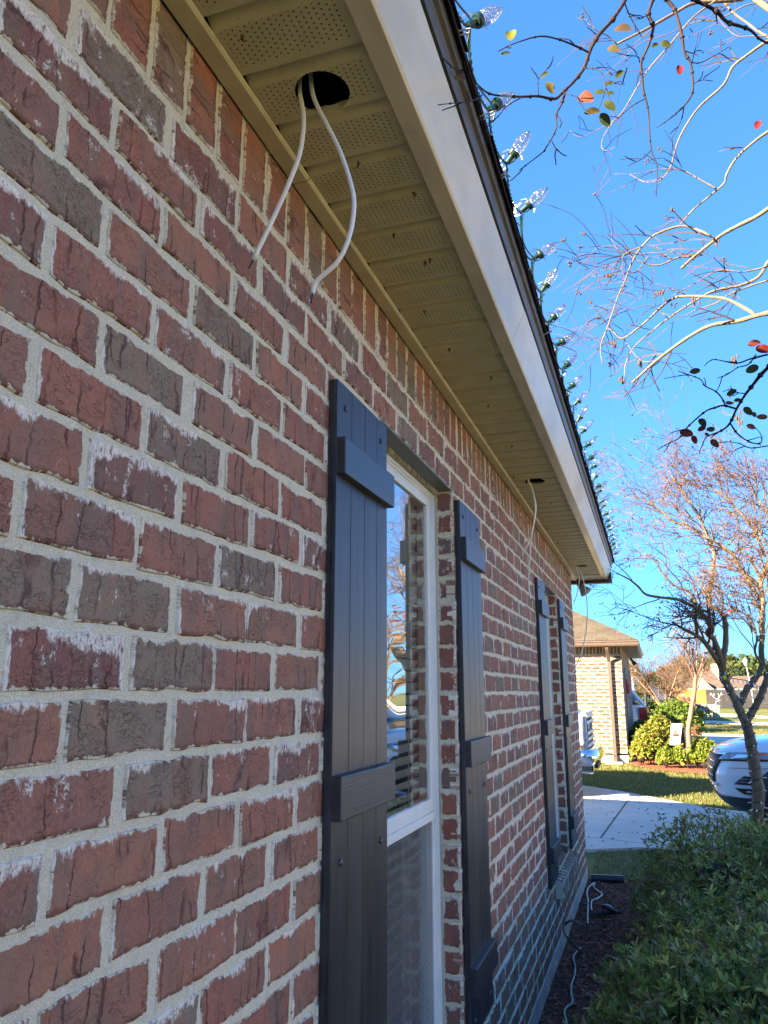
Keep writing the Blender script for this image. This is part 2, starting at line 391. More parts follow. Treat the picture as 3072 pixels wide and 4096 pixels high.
def jamb(y, ny, z0, z1, x0, name):
    """brick return of a window opening"""
    b = Bricks(); b.rg = np.random.RandomState(int(y * 10))
    k = -7
    while 1.06 + CH * k < z1 - .02:
        za = 1.06 + CH * k + JT / 2; zb = za + CH - JT; k += 1
        zb = min(zb, z1)
        if zb - za < .02: continue
        if ny < 0: b.add((x0 + .006, y, za), (1, 0, 0), (0, 0, 1), (0, -1, 0), -x0 - .012, zb - za, 5, 5, .0014, depth=.01)
        else: b.add((x0 + .006, y, za), (1, 0, 0), (0, 0, 1), (0, 1, 0), -x0 - .012, zb - za, 2, 2, .0012, depth=.01)
    hp(b.build('window_jamb_bricks', M['brick_jamb']))
    mm = MB(); yy = y + .0025 * (1 if ny < 0 else -1)
    mm.box((x0 - .04, yy, z0 - .02), (-.0035, yy + (.03 if ny < 0 else -.03), z1 + .006)); hp(mm.build('window_jamb_mortar', M['mortar']))

M['slab'] = plain('slab_concrete', (.42, .41, .37), .9, var=.2, scale=5, bump=.6, bscale=90)
fd = MB(); fd.box((.004, Y0, -.05), (-.3, Y1 + .004, .108)); hp(fd.build('foundation', M['slab'], bevel=.006))

# eave: soffit panels, wall trim, fascia, drip edge
M['soffit'] = (lambda g: None)
def soffit_mat():
    g = G('soffit_vinyl'); p = g.pos(); x, y, z = g.xyz(p)
    ci = g.math('DIVIDE', g.math('SUBTRACT', x, .0492), .0118); fl = g.math('FLOOR', ci)
    odd = g.math('MODULO', fl, 2.0)
    fx = g.math('ABSOLUTE', g.math('SUBTRACT', g.math('FRACT', ci), .5))
    s = g.math('MULTIPLY', g.math('FRACT', g.math('DIVIDE', g.math('SUBTRACT', y, .9225), .1359)), .1359)
    t = g.math('ADD', g.math('DIVIDE', g.math('SUBTRACT', s, .034), .011), g.math('MULTIPLY', odd, .5))
    fy = g.math('ABSOLUTE', g.math('SUBTRACT', g.math('FRACT', t), .5))
    d = g.math('SQRT', g.math('ADD', g.math('POWER', g.math('MULTIPLY', fx, .0118), 2.0), g.math('POWER', g.math('MULTIPLY', fy, .011), 2.0)))
    dot = g.math('SUBTRACT', 1.0, g.ss(d, .0015, .0021))
    inside = g.math('MULTIPLY', g.math('GREATER_THAN', s, .034), g.math('LESS_THAN', s, .121))
    inside = g.math('MULTIPLY', inside, g.math('MULTIPLY', g.math('GREATER_THAN', x, .055), g.math('LESS_THAN', x, .276)))
    dot = g.math('MULTIPLY', dot, inside)
    dirt = g.noise(g.vmul(p, (1, 1, 1)), 14, 5, .65)
    c = g.mix(g.ss(dirt, .35, .75), (.60, .515, .285), (.50, .43, .235)); c = g.mix(g.math('MULTIPLY', g.ss(g.noise(p, 160, 2), .68, .74), .5), c, (.12, .09, .05))
    c = g.mix(dot, c, (.012, .010, .007))
    return g.set(color=c, rough=.5, spec=.4, normal=g.bump(g.math('MULTIPLY', dot, -1.0), .002, .8))
M['soffit'] = soffit_mat()
M['trim'] = plain('trim_vinyl', (.60, .52, .31), .42, var=.10, scale=10)
YE = Y1 + .33        # where the eave turns
def soffit():
    mb = MB(); prof = []; y = .9225 - .1359 * 16; z = 2.80
    HOLES = [(.171, 1.145, .054), (.160, 4.110, .056), (.155, 7.170, .055)]
    while y < YE:
        prof += [(y, z + .0005), (y + .002, z + .017), (y + .022, z + .006), (y + .030, z + .0015), (y + .034, z)]
        y += .1359
    prof = [(a, b) for a, b in prof if a <= YE - .01] + [(YE - .01, z)]
    ny = len(prof)
    xs = (.044, .292)
    V = [(x, a, b) for a, b in prof for x in xs]
    F = [(2 * i, 2 * i + 1, 2 * i + 3, 2 * i + 2) for i in range(ny - 1)]
    mb.add(V, F)
    o = mb.build('soffit', M['soffit'])
    so_ = o.modifiers.new('thick', 'SOLIDIFY'); so_.thickness = .0015; so_.offset = 1
    cut = MB()
    for cx, cy, cr in HOLES:
        cut.lathe([(cr * 1.0, -.05), (cr * .98, .03)], (cx, cy, z), (0, 0, 1), 28)
    # cut the round openings with a boolean, then keep only the evaluated mesh
    c = cut.build('cutter', M['soffit']); b = o.modifiers.new('cut', 'BOOLEAN'); b.object = c; b.operation = 'DIFFERENCE'; b.solver = 'EXACT'
    bpy.context.view_layer.update(); dg = bpy.context.evaluated_depsgraph_get()
    me = bpy.data.meshes.new_from_object(o.evaluated_get(dg)); o.modifiers.clear(); o.data = me
    bpy.data.objects.remove(c)
    hp(o); return HOLES
HOLES = soffit()
mb = MB(); mb.box((-.02, Y0, 2.797), (.0445, 4.0 - .72, 2.8025)); hp  # horizontal lip of the wall channel
mb = MB()
for a, b in ((Y0, 1.362), (1.365, 4.885), (4.888, YE - .012)):
    L = lambda pts: mb.prism([(x, 0, z) for x, z in pts], (0, a, 0), (0, b, 0))
    L([(.004, 2.790), (.040, 2.790), (.046, 2.795), (.046, 2.799), (.042, 2.7985), (.037, 2.794), (.006, 2.794)])
hp(mb.build('eave_trim', M['trim'], bevel=.0012))
def fascia_mat():
    g = G('fascia_aluminium'); p = g.pos()
    n = g.noise(g.vmul(p, (1, .35, 1)), 3.2, 4, .6); gr = g.noise(g.vmul(p, (300, 9, 300)), 1.0, 4, .6)
    c = g.mix(g.ss(n, .35, .68), (.76, .64, .44), (.52, .43, .275)); c = g.mix(g.math('MULTIPLY', g.ss(g.noise(p, 26, 4, .7), .62, .72), .25), c, (.30, .23, .13))
    return g.set(color=c, rough=.33, spec=.6, coat=.15, normal=g.bump(g.noise(g.vmul(p, (3, 1.6, 3)), 1.6, 2), .020, .35, g.bump(gr, .0008, .5)))
M['fascia'] = fascia_mat()
SL = .5                                       # fascia leans out with the rafters
def fx(h): return .334 + SL * h
def run(name, prof, mat, a=Y0, b=YE, bev=0.0):
    mb = MB(); mb.prism([(x, 0, z) for x, z in prof], (0, a, 0), (0, b, 0)); return hp(mb.build(name, mat, bevel=bev))
mb = MB()
for a, b in ((Y0, 2.335), (2.332, 6.05), (6.047, YE)):
    e = .0012 if a == 2.332 else 0
    mb.prism([(.289, 0, 2.7935 - e), (.331 + e, 0, 2.7935 - e), (.336 + e, 0, 2.799), (fx(.098) + e, 0, 2.898), (fx(.098) - .006, 0, 2.899), (.326, 0, 2.802), (.289, 0, 2.7975)], (0, a, 0), (0, b, 0))
hp(mb.build('fascia', M['fascia'], bevel=.0014))
M['drip'] = plain('drip_edge_metal', (.105, .082, .055), .38, metal=.0, var=.15, scale=12, spec=.5)
run('drip_edge', [(fx(.098) - .004, 2.9025), (fx(.098) + .006, 2.9025), (fx(.098) + .009, 2.945), (fx(.098) + .020, 2.950), (fx(.098) + .024, 2.976), (fx(.098) + .018, 2.978), (fx(.098) - .004, 2.957)], M['drip'], bev=.0012)

def shingle_mat(name, c0, c1, c2, row=.13, tabw=.17, axis='y'):
    g = G(name); p = g.pos(); x, y, z = g.xyz(p)
    n = g.noise(p, 240, 3, .7); br = g.n('TexBrick', 0, {'Vector': g.comb(y if axis == 'y' else x, g.math('MULTIPLY', z, 2.25), 0.0), 'Scale': 1.0, 'Mortar Size': .006, 'Mortar Smooth': .2, 'Brick Width': tabw, 'Row Height': row, 'Color1': (*c0, 1), 'Color2': (*c1, 1), 'Mortar': (*[q * .45 for q in c0], 1), 'Bias': -.1}, offset=.37, squash=1.0)
    c = g.mix(g.math('MULTIPLY', g.ss(n, .35, .7), .5), br, c2)
    return g.set(color=c, rough=.95, spec=.1, normal=g.bump(n, .003, .8))
M['shingle_dark'] = shingle_mat('shingles_dark', (.030, .024, .022), (.05, .038, .034), (.02, .016, .016))
# hip roof, and the ragged edge of the shingle courses over the drip edge
ex, ey, ez = .416, YE + .085, 2.985; pitch = .48
def roofz(d): return ez + pitch * d
rf = MB(); W_ = 10.2; yb = -6.4
A_, B_, C_, D_ = (ex, yb, ez), (ex, ey, ez), (ex - W_, ey, ez), (ex - W_, yb, ez)
rh = W_ / 2; E_, F_ = (ex - rh, yb + rh, roofz(rh)), (ex - rh, ey - rh, roofz(rh))
F_ = (ex - rh, ey - rh, roofz(rh)); E_ = (ex - rh, yb + rh, roofz(rh))
rf.quad(A_, B_, F_, E_); rf.quad(C_, D_, E_, F_); rf.add([B_, C_, F_], [(0, 1, 2)]); rf.add([D_, A_, E_], [(0, 1, 2)])
lo = lambda q: (q[0], q[1], q[2] - .014)
rf.quad(lo(A_), lo(D_), lo(C_), lo(B_))
for p, q in ((A_, B_), (B_, C_), (C_, D_), (D_, A_)): rf.quad(lo(p), lo(q), q, p)
rng = random.Random(5); y = yb
while y < ey - .02:
    l = rng.uniform(.10, .30); o_ = rng.uniform(.0, .007); t = rng.uniform(.003, .007); y2 = min(y + l, ey)
    rf.prism([(ex - .25, 0, ez + .12 + .004), (ex + o_, 0, ez + .001), (ex + o_, 0, ez + .001 + t), (ex - .25, 0, ez + .124 + t)], (0, y, 0), (0, y2 - .004, 0)); y = y2
    rf.prism([(ex - .05, 0, ez + .022), (ex - .006 + o_, 0, ez - .014), (ex - .006 + o_, 0, ez - .019), (ex - .05, 0, ez + .008)], (0, y - l, 0), (0, y2 - .007, 0))
hp(rf.build('roof', M['shingle_dark']))
# return of the eave round the far corner, with its gutter seen end on
M['fascia_dark'] = plain('gutter_brown', (.06, .046, .038), .4, var=.1)
rt = MB(); rt.box((.286, YE - .010, 2.7945), (-9.8, Y1 - .02 + .03, 2.7985)); hp(rt.build('side_soffit', M['trim']))
rt = MB(); rt.box((.334, YE + .001, 2.795), (-9.8, YE + .022, 2.97)); hp(rt.build('side_fascia', M['fascia']))
gt = MB(); gp = [(0, 0), (.085, 0), (.105, .03), (.105, .06), (.118, .075), (.118, .115), (.112, .115), (.112, .08), (.1, .065), (.1, .034), (.082, .006), (.006, .006), (.006, .115), (0, .115)]
gt.prism([(0, YE + .0235 + a, 2.762 + b) for a, b in gp], (.372, 0, 0), (-9.8, 0, 0)); gt.prism([(0, YE + .0235 + a, 2.762 + b) for a, b in [gp[0], gp[1], gp[2], gp[3], gp[4], gp[5], gp[13]]], (.3725, 0, 0), (.376, 0, 0))
hp(gt.build('gutter', M['fascia_dark']))

db = MB(); rgd = np.random.RandomState(12)      # dried wasp mud and webs stuck to the soffit
for y in (.955, 1.33, 1.47, 1.61, 1.75, 1.76, 2.02, 2.30, 2.58, 2.86, 3.4, 3.95, 4.6, 5.3, 5.9):
    x = .06 + rgd.rand() * .20; P_ = [(x, y + .02, 2.7995), (x + rgd.randn() * .002, y + .022, 2.794), (x + rgd.randn() * .003, y + .024, 2.786)]
    db.tube(P_, [.0026, .0030, .0010], 5); db.tube([P_[1], (P_[1][0] + .004, P_[1][1] + .003, P_[1][2] + .004)], .0008, 3)
hp(db.build('wasp_mud', plain('wasp_mud', (.075, .040, .020), .9)))
# ---------------------------------------------------------------- windows
M['vinyl'] = plain('window_vinyl', (.78, .77, .72), .38, var=.07, scale=6)
M['lintel'] = plain('lintel_paint', (.13, .13, .105), .45, var=.15, scale=9)
M['grout'] = mk_mortar('lintel_mortar', (.30, .28, .19))
def glass_mat():
    g = G('window_glass'); g.set(color=(1, 1, 1), rough=.0, trans=1.0, ior=1.5)
    # thin double pane: reflections of both panes, no bending
    lw = g.n('Fresnel', 0, {'IOR': 1.65, 'Normal': g.bump(g.noise(g.pos(), 2.2, 1), .012, .35)})
    gl = g.n('BsdfGlossy', 0, {'Color': (.95, .98, 1, 1), 'Roughness': .0, 'Normal': g.bump(g.noise(g.pos(), 2.2, 1), .012, .35)})
    tr = g.n('BsdfTransparent', 0, {'Color': (.86, .90, .88, 1)})
    ms = g.n('MixShader', 0, {0: g.math('MULTIPLY', lw, 2.3, True), 1: tr, 2: gl}); g.t.links.new(ms, g.out.inputs[0]); return g.m
M['glass'] = glass_mat()
def screen_mat():
    g = G('insect_screen'); p = g.pos(); x, y, z = g.xyz(p)
    n = g.noise(g.vmul(p, (1, 260, 14)), 1.0, 2); n2 = g.noise(g.vmul(p, (1, 9, 260)), 1.0, 2)
    mo = g.math('SINE', g.math('ADD', g.math('MULTIPLY', z, 260.0), g.math('MULTIPLY', y, 190.0)))
    df = g.n('BsdfDiffuse', 0, {'Color': g.mix(g.math('ADD', g.math('MULTIPLY', n, .6), g.math('MULTIPLY', n2, .4)), (.12, .12, .115), (.30, .29, .27))})
    tr = g.n('BsdfTransparent', 0, {'Color': (1, 1, 1, 1)})
    ms = g.n('MixShader', 0, {0: g.math('ADD', .42, g.math('MULTIPLY', mo, .05)), 1: tr, 2: df}); g.t.links.new(ms, g.out.inputs[0]); return g.m
M['screen'] = screen_mat()
M['blind'] = plain('blind_slats', (.74, .74, .68), .5, var=.08)
M['dark_backing'] = plain('backing_near_black', (.05, .05, .048), .9)
def window(y0, y1, z0, z1):
    xo = -.073
    win = hp(empty('window', (0, 0, 0)))
    w = lambda mb, n, m_, **k: mb.build(n, m_, win, **k)
    f = MB()   # outer frame, stepped section
    fr = [(.0, .014, xo, xo - .05), (.014, .022, xo - .004, xo - .05), (.022, .032, xo - .008, xo - .05)]
    for a, b, xa, xb in fr:
        f.box((xb, y0 + a, z0 + a), (xa, y0 + b, z1 - a)); f.box((xb, y1 - b, z0 + a), (xa, y1 - a, z1 - a))
        f.box((xb, y0 + b, z1 - b), (xa, y1 - b, z1 - a)); f.box((xb, y0 + b, z0 + a), (xa, y1 - b, z0 + b))
    fo = w(f, 'frame', M['vinyl'], bevel=.0025)
    zm = 1.280
    s = MB(); a, b = .032, .070                # upper sash
    s.box((xo - .055, y0 + a, zm - .024), (xo - .012, y0 + b, z1 - a)); s.box((xo - .055, y1 - b, zm - .024), (xo - .012, y1 - a, z1 - a))
    s.box((xo - .055, y0 + b, z1 - b), (xo - .012, y1 - b, z1 - a)); s.box((xo - .055, y0 + b, zm - .024), (xo - .010, y1 - b, zm + .020))
    w(s, 'sash', M['vinyl'], bevel=.002)
    s = MB(); s.box((xo - .05, y0 + .032, zm - .052), (xo - .006, y1 - .032, zm - .0245)); s.box((xo - .05, y0 + .032, z0 + .032), (xo - .012, y0 + .052, zm - .052)); s.box((xo - .05, y1 - .052, z0 + .032), (xo - .012, y1 - .032, zm - .052)); s.box((xo - .05, y0 + .052, z0 + .032), (xo - .012, y1 - .052, z0 + .07))
    w(s, 'sash', M['vinyl'], bevel=.002)
    gl = MB(); gl.quad((xo - .019, y0 + b, zm + .02), (xo - .019, y1 - b, zm + .02), (xo - .019, y1 - b, z1 - b), (xo - .019, y0 + b, z1 - b)); w(gl, 'glass', M['glass'])
    gl = MB(); gl.quad((xo - .036, y0 + .052, z0 + .07), (xo - .036, y1 - .052, z0 + .07), (xo - .036, y1 - .052, zm - .052), (xo - .036, y0 + .052, zm - .052)); w(gl, 'glass', M['glass'])
    gl = MB(); gl.quad((xo - .018, y0 + .052, z0 + .07), (xo - .018, y1 - .052, z0 + .07), (xo - .018, y1 - .052, zm - .052), (xo - .018, y0 + .052, zm - .052)); w(gl, 'screen', M['screen'])
    bl = MB(); z = z0 + .06
    while z < z1 - .05:                        # slats of the blind inside
        bl.add([(xo - .056, y0 + .04, z + .034), (xo - .056, y1 - .04, z + .034), (xo - .082, y1 - .04, z), (xo - .082, y0 + .04, z)], [(0, 1, 2, 3)]); z += .041
    for yy in (y0 + .2, y1 - .2): bl.box((xo - .053, yy, z0 + .06), (xo - .055, yy + .003, z1 - .04))
    w(bl, 'blind', M['blind'])
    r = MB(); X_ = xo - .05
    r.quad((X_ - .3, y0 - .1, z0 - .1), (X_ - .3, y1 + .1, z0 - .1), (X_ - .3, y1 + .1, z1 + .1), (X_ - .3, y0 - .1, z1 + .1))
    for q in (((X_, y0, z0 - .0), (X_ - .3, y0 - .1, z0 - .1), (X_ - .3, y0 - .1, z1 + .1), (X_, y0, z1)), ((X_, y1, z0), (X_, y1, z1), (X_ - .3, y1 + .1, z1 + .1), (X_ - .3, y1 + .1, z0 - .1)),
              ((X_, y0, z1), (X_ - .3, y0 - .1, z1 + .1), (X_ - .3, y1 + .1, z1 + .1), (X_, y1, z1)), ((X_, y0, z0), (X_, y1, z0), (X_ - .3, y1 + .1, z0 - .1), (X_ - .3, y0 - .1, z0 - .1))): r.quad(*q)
    w(r, 'dark_backing', M['dark_backing'])  # shallow near-black box added behind the blind to block light
    li = MB(); li.box((xo - .02, y0 - .02, z1 + .0005), (-.002, y1 + .10, z1 + .007)); hp(li.build('lintel', M['lintel'], bevel=.001))
    gr = MB(); rg = np.random.RandomState(3)                  # rough mortar bead over the frame head
    n = 60; ys_ = np.linspace(y0 + .001, y1 - .001, n); dx = np.abs(rg.randn(n)) * .003
    for i in range(n - 1): gr.prism([(xo - .005, 0, z1 - .014), (xo + .006 + dx[i], 0, z1 - .012), (xo + .012 + dx[i], 0, z1 - .0002), (xo - .005, 0, z1 - .0002)], (0, ys_[i], 0), (0, ys_[i + 1], 0))
    hp(gr.build('caulk', M['grout']))
    jamb(y1, -1, z0, z1, xo, 'jamb'); jamb(y0, 1, z0, z1, xo, 'jamb')
    # rowlock sill, sloping out
    sb = Bricks(); sb.rg = np.random.RandomState(int(y1 * 7)); y = y0 - .03; sl = Vector((1, 0, -.22)).normalized(); nn = Vector((.22, 0, 1)).normalized()
    while y < y1 + .04:
        P0 = Vector((xo + .005, y, z0 - .004)); L = .128
        sb.add(P0, sl, (0, 1, 0), nn, L, .074, 4, 3, .0015, depth=.002, face_d=.0)
        fp = P0 + sl * L; sb.add(fp, (0, 1, 0), (0, 0, -1), (1, 0, 0), .074, .096, 3, 3, .0014, depth=.04)
        y += .0845
    hp(sb.build('sill', M['brick']))
    sm = MB(); e = Vector((xo, 0, z0 - .008)) + sl * .126
    sm.prism([(xo - .01, 0, z0 - .007), (e.x - .004, 0, e.z), (e.x - .004, 0, e.z - .094), (xo - .01, 0, e.z - .094)], (0, y0 - .036, 0), (0, y + .0, 0)); hp(sm.build('sill_mortar', M['mortar']))
for o_ in OPEN: window(*o_)

# ---------------------------------------------------------------- shutters: boards, three battens, six screw caps each
def shutter_mat():
    g = G('shutter_black'); p = g.obj(); n = g.noise(g.vmul(p, (60, 300, 3.0)), 1.0, 4, .65); nn = g.noise(p, 2.5, 3)
    c = g.mix(g.ss(n, .3, .7), (.010, .011, .014), (.044, .047, .056)); c = g.mix(g.math('MULTIPLY', g.ss(g.noise(p, 130, 3, .6), .70, .76), .5), c, (.25, .25, .25)); c = g.mix(g.math('MULTIPLY', g.ss(g.noise(g.vmul(p, (3, 9, 1.2)), 1.0, 5, .65), .45, .75), .30), c, (.11, .105, .095))
    return g.set(color=c, rough=g.math('ADD', g.math('MULTIPLY', nn, .12), .30), spec=.55, normal=g.bump(n, .0018, .9))
def batten_mat():
    g = G('shutter_batten_black'); p = g.obj(); n = g.noise(g.vmul(p, (60, 4.0, 300)), 1.0, 4, .65, dist=.6)
    return g.set(color=g.mix(n, (.022, .024, .029), (.036, .038, .046)), rough=.38, spec=.55, normal=g.bump(n, .0012, .55))
M['shutter'] = shutter_mat(); M['batten'] = batten_mat(); M['cap'] = plain('screw_cap', (.045, .045, .05), .3)
def make_shutter():
    s = hp(empty('shutter', (0, 0, 0)))
    f = MB(); W = .371
    f.box((.001, 0, 0), (.018, W, 1.906))
    for a, b in ((.0, .0945), (.0975, .1915), (.1945, .2845), (.2875, W)): f.box((.0175, a, 0), (.0225, b, 1.906))
    fo = f.build('panel', M['shutter'], s, bevel=.0012)
    for z in (.140, .895, 1.665):
        b = MB(); b.box((.0215, -.0008, z), (.0455, W + .0008, z + .092)); b.build('batten', M['batten'], s, bevel=.003)
    for z in (.052, .805, 1.847):
        for y in (.052, .318):
            c = MB(); c.lathe([(.0085, 0), (.0085, .003), (.006, .0055), (.002, .0064)], (.0215, y, z), (1, 0, 0), 14); c.build('screw_cap', M['cap'], s, smooth=True)
    return s
sh = make_shutter()
bpy.context.view_layer.update()
for i, y in enumerate((1.600, 2.869, 5.084, 6.380)):
    o = sh if i == 0 else copy_tree(sh)
    if i: hp(o)
    o.location = (0, y, .506)

# ---------------------------------------------------------------- cables out of the recessed-light holes
M['cable'] = plain('cable_white', (.85, .80, .72), .4, var=.05); M['cable_core'] = plain('cable_tip', (.03, .025, .02), .5)
def smooth_pts(P, n=8):
    P = [Vector(p) for p in P]; P = [P[0] * 2 - P[1]] + P + [P[-1] * 2 - P[-2]]; out = []
    for i in range(1, len(P) - 2):
        for k in range(n):
            t = k / n; a, b, c, d = P[i - 1], P[i], P[i + 1], P[i + 2]
            out.append(.5 * ((2 * b) + (c - a) * t + (2 * a - 5 * b + 4 * c - d) * t * t + (3 * b - 3 * c + d - a) * t ** 3))
    return out + [P[-2]]
def Q(ox, oy, s): return lambda x, y: (ox + x / s, oy + y / s)
def cable(pts, r, label, flat=1.0):
    e = empty('cable', pts[0], label, 'electrical cable', 'white cables hanging from the soffit holes'); o = Vector(pts[0])
    P = smooth_pts(pts); m_ = MB(); m_.tube([p - o for p in P], r, 10); m_.build('sheath', M['cable'], e, smooth=True)
    d = (P[-1] - P[-3]).normalized(); t = MB(); t.tube([P[-1] - o, P[-1] + d * r * 4 - o], r * .45, 6); t.build('wire_end', M['cable_core'], e)
c1 = Q(0, 0, 1.106); c2 = Q(2050, 1800, 3.16); cD = Q(2080, 2260, 4.9167)
cable([(.126, 1.14, 2.87)] + [onY(*c1(*p), 1.14) for p in ((1325, 400), (1343, 520), (1330, 660), (1290, 780), (1225, 930), (1120, 1150))], .0046, 'white cable from the nearest soffit hole, the left one, ending straight over the bricks')
cable([(.145, 1.14, 2.87)] + [onY(*c1(*p), 1.14) for p in ((1385, 420), (1440, 540), (1500, 660), (1545, 790), (1566, 900), (1548, 1035), (1495, 1155), (1400, 1245), (1383, 1300))], .0044, 'white cable from the nearest soffit hole, the right one, curling back to a black tip')
cable([(.12, 4.12, 2.87)] + [onY(*c2(*p), 4.1) for p in ((190, 375), (235, 490), (272, 590), (298, 720), (275, 900), (235, 1090), (120, 1345))], .0035, 'white cable from the second soffit hole, the shorter of its pair')
cable([(.13, 4.12, 2.87)] + [onY(*c2(*p), 4.06) for p in ((205, 372), (245, 480), (278, 620), (290, 760), (262, 960), (238, 1110), (222, 1350), (204, 1600), (212, 1760), (230, 1880))], .0038, 'white cable from the second soffit hole, the longer one hanging straight down')
cable([(.09, 7.15, 2.87)] + [onY(*cD(*p), 7.15) for p in ((1095, 20), (1140, 150), (1165, 270), (1150, 430), (1110, 600), (1060, 735))], .0042, 'grey white cable from the farthest soffit hole, the short one beside the flood lamp')
cable([(.11, 7.15, 2.87)] + [onY(*cD(*p), 7.1) for p in ((1135, 20), (1215, 200), (1270, 400), (1310, 650), (1325, 950), (1305, 1250), (1265, 1500))] + [onX(*cD(*p), xx) for p, xx in (((1200, 1750), .12), ((1110, 1960), .07), ((1045, 2100), .045), ((1008, 2165), .035), ((985, 2115), .03))], .0045, 'grey white cable from the farthest soffit hole, the long one looping down low')

# ================================================================ LIGHTS AND LAMPS ON THE EAVE
def bulb_mat():
    g = G('clear_faceted_bulb'); p = g.obj()
    v = g.n('TexVoronoi', 0, {'Vector': p, 'Scale': 190.0}, feature='F1'); nb = g.bump(v, .004, 1.0)
    gl = g.n('BsdfGlossy', 0, {'Color': (.55, .58, .62, 1), 'Roughness': .12, 'Normal': nb}); tr = g.n('BsdfTransparent', 0, {'Color': (.90, .93, .95, 1)})
    df = g.n('BsdfTranslucent', 0, {'Color': (.34, .36, .38, 1), 'Normal': nb})
    lw = g.n('LayerWeight', 1, {'Blend': .45, 'Normal': nb})
    m1 = g.n('MixShader', 0, {0: .38, 1: gl, 2: df}); ms = g.n('MixShader', 0, {0: g.math('ADD', g.math('MULTIPLY', lw, .75), .16, True), 1: tr, 2: m1})
    g.t.links.new(ms, g.out.inputs[0]); return g.m
M['bulb'] = bulb_mat(); M['socket'] = plain('socket_green', (.006, .030, .022), .4); M['wire_green'] = plain('wire_green', (.012, .045, .028), .45)
def clip_mat():
    g = G('clip_clear'); df = g.n('BsdfTranslucent', 0, {'Color': (.26, .28, .30, 1)}); tr = g.n('BsdfTransparent', 0, {'Color': (.96, .98, 1, 1)}); gl = g.n('BsdfGlossy', 0, {'Color': (.5, .5, .5, 1), 'Roughness': .2})
    g.t.links.new(g.n('MixShader', 0, {0: .28, 1: tr, 2: g.n('MixShader', 0, {0: .5, 1: df, 2: gl})}), g.out.inputs[0]); return g.m
M['clip'] = clip_mat(); M['clipw'] = plain('clip_white', (.40, .40, .40), .4)
ls = empty('christmas_light_string', (.42, 1.0, 3.05), 'string of clear pointed bulbs on green sockets clipped along the roof edge', 'string lights')
LO = Vector((.42, 1.0, 3.05)); rng = random.Random(11)
AX = Vector((.82, .12, .62)).normalized()
bulb0 = None
bases = []
for n in range(-2, 31):
    y = 1.316 + .2285 * n + rng.uniform(-.012, .012)
    if y > 8.16: break
    bases.append(Vector((.428 + rng.uniform(-.004, .004), y, 3.028 + rng.uniform(-.006, .010))))
def make_bulb():
    o = MB(); o.lathe([(.0120, .034), (.0150, .040), (.0180, .052), (.0188, .062), (.0172, .075), (.0125, .089), (.0068, .100), (.002, .106)], (0, 0, 0), AX, 16)
    b = o.build('bulb', M['bulb'], ls, smooth=True)
    s_ = MB(); s_.lathe([(.0085, .0), (.0085, .022), (.0155, .0225), (.0175, .027), (.0175, .036), (.013, .0365)], (0, 0, 0), AX, 14)
    side = AX.cross(Vector((0, 1, 0))).normalized()
    s_.tube([AX * .026 - side * .012, AX * .014 - side * .016, AX * .002 - side * .008], .0022, 6); s_.build('socket', M['socket'], b)
    c = MB()
    c.tube([Vector((-.045, 0, -.004)), Vector((-.020, .0, .020)), Vector((-.006, 0, .030)), AX * .04 + Vector((-.012, 0, .012))], .0032, 5)
    c.box((-.060, -.012, -.006), (-.012, .012, -.003)); c.box((-.040, -.010, .012), (-.026, .010, .032))
    c.tube([AX * .036 + side * .016, AX * .030 + side * .027, AX * .018 + side * .035], .0026, 5)
    c.tube([AX * .036 - side * .016, AX * .034 - side * .026, AX * .028 - side * .034], .0030, 5)
    c.build('clip', M['clip'], b); k_ = MB()
    for dy in (-.036, -.024): k_.prism([(-.052, 0, -.064), (.000, 0, -.048), (.000, 0, -.0455), (-.052, 0, -.0615)], (0, dy - .002, 0), (0, dy + .002, 0))
    k_.box((-.003, -.036, -.048), (.0, -.0, -.0455)); k_.build('clip_prong', M['clipw'], b); return b
b0 = make_bulb()
for i, p in enumerate(bases):
    o = b0 if i == 0 else copy_tree(b0, ls)
    o.location = p - LO; o.scale = (.9, .9, .9); o.rotation_euler = (rng.uniform(-.22, .22), rng.uniform(-.24, .20), rng.uniform(-.5, .5))
wm = MB()
for (a, b) in zip(bases[:-1], bases[1:]):        # twisted pair sagging from socket to socket
    n = 40; sag = rng.uniform(.012, .040)
    for ph in (0, math.pi):
        P = []
        for k in range(n + 1):
            t = k / n; c = a.lerp(b, t) - LO; c.z -= sag * 4 * t * (1 - t) + .002; c.x -= .010 * math.sin(math.pi * t) + .002
            c += Vector((math.cos(t * 44 + ph), 0, math.sin(t * 44 + ph))) * .0024; P.append(c)
        wm.tube(P, .0019, 4, caps=False)
    if rng.random() < .5:                       # slack loops
        P = [a.lerp(b, t) - LO + Vector((.004 - .012 * math.sin(math.pi * t * 2), 0, -.010 - .05 * math.sin(math.pi * t))) for t in np.linspace(0, 1, 14)]
        wm.tube(P, .002, 4, caps=False)
wm.build('wire', M['wire_green'], ls)


# flood lamp under the far eave
fl = empty('flood_lamp', (.05, 8.0, 2.80), 'round ribbed flood lamp bulb on a dark holder under the far end of the eave', 'flood lamp'); FO = Vector((.05, 8.0, 2.80))
M['lamp_body'] = plain('lamp_body', (.30, .29, .25), .45); M['bronze'] = plain('bronze_metal', (.035, .028, .022), .4)
a = MB(); a.lathe([(.045, -.012), (.045, .0)], (0, 0, 0), (0, 0, -1), 16); a.tube([(0, 0, 0), (.0, 0, -.03), (.012, 0, -.055), (.03, 0, -.085)], [.018, .020, .030, .033], 12); a.build('holder', M['bronze'], fl, smooth=True)
ax = Vector((.55, -.1, -.80)).normalized(); o0 = Vector((.022, 0, -.07)); n = 28; V = []; prof = [(.024, 0), (.030, .015), (.045, .045), (.060, .085), (.062, .092), (.056, .097), (.02, .104)]
a = MB(); a.lathe(prof, o0, ax, n)
v = a.v[0].reshape(len(prof), n, 3)
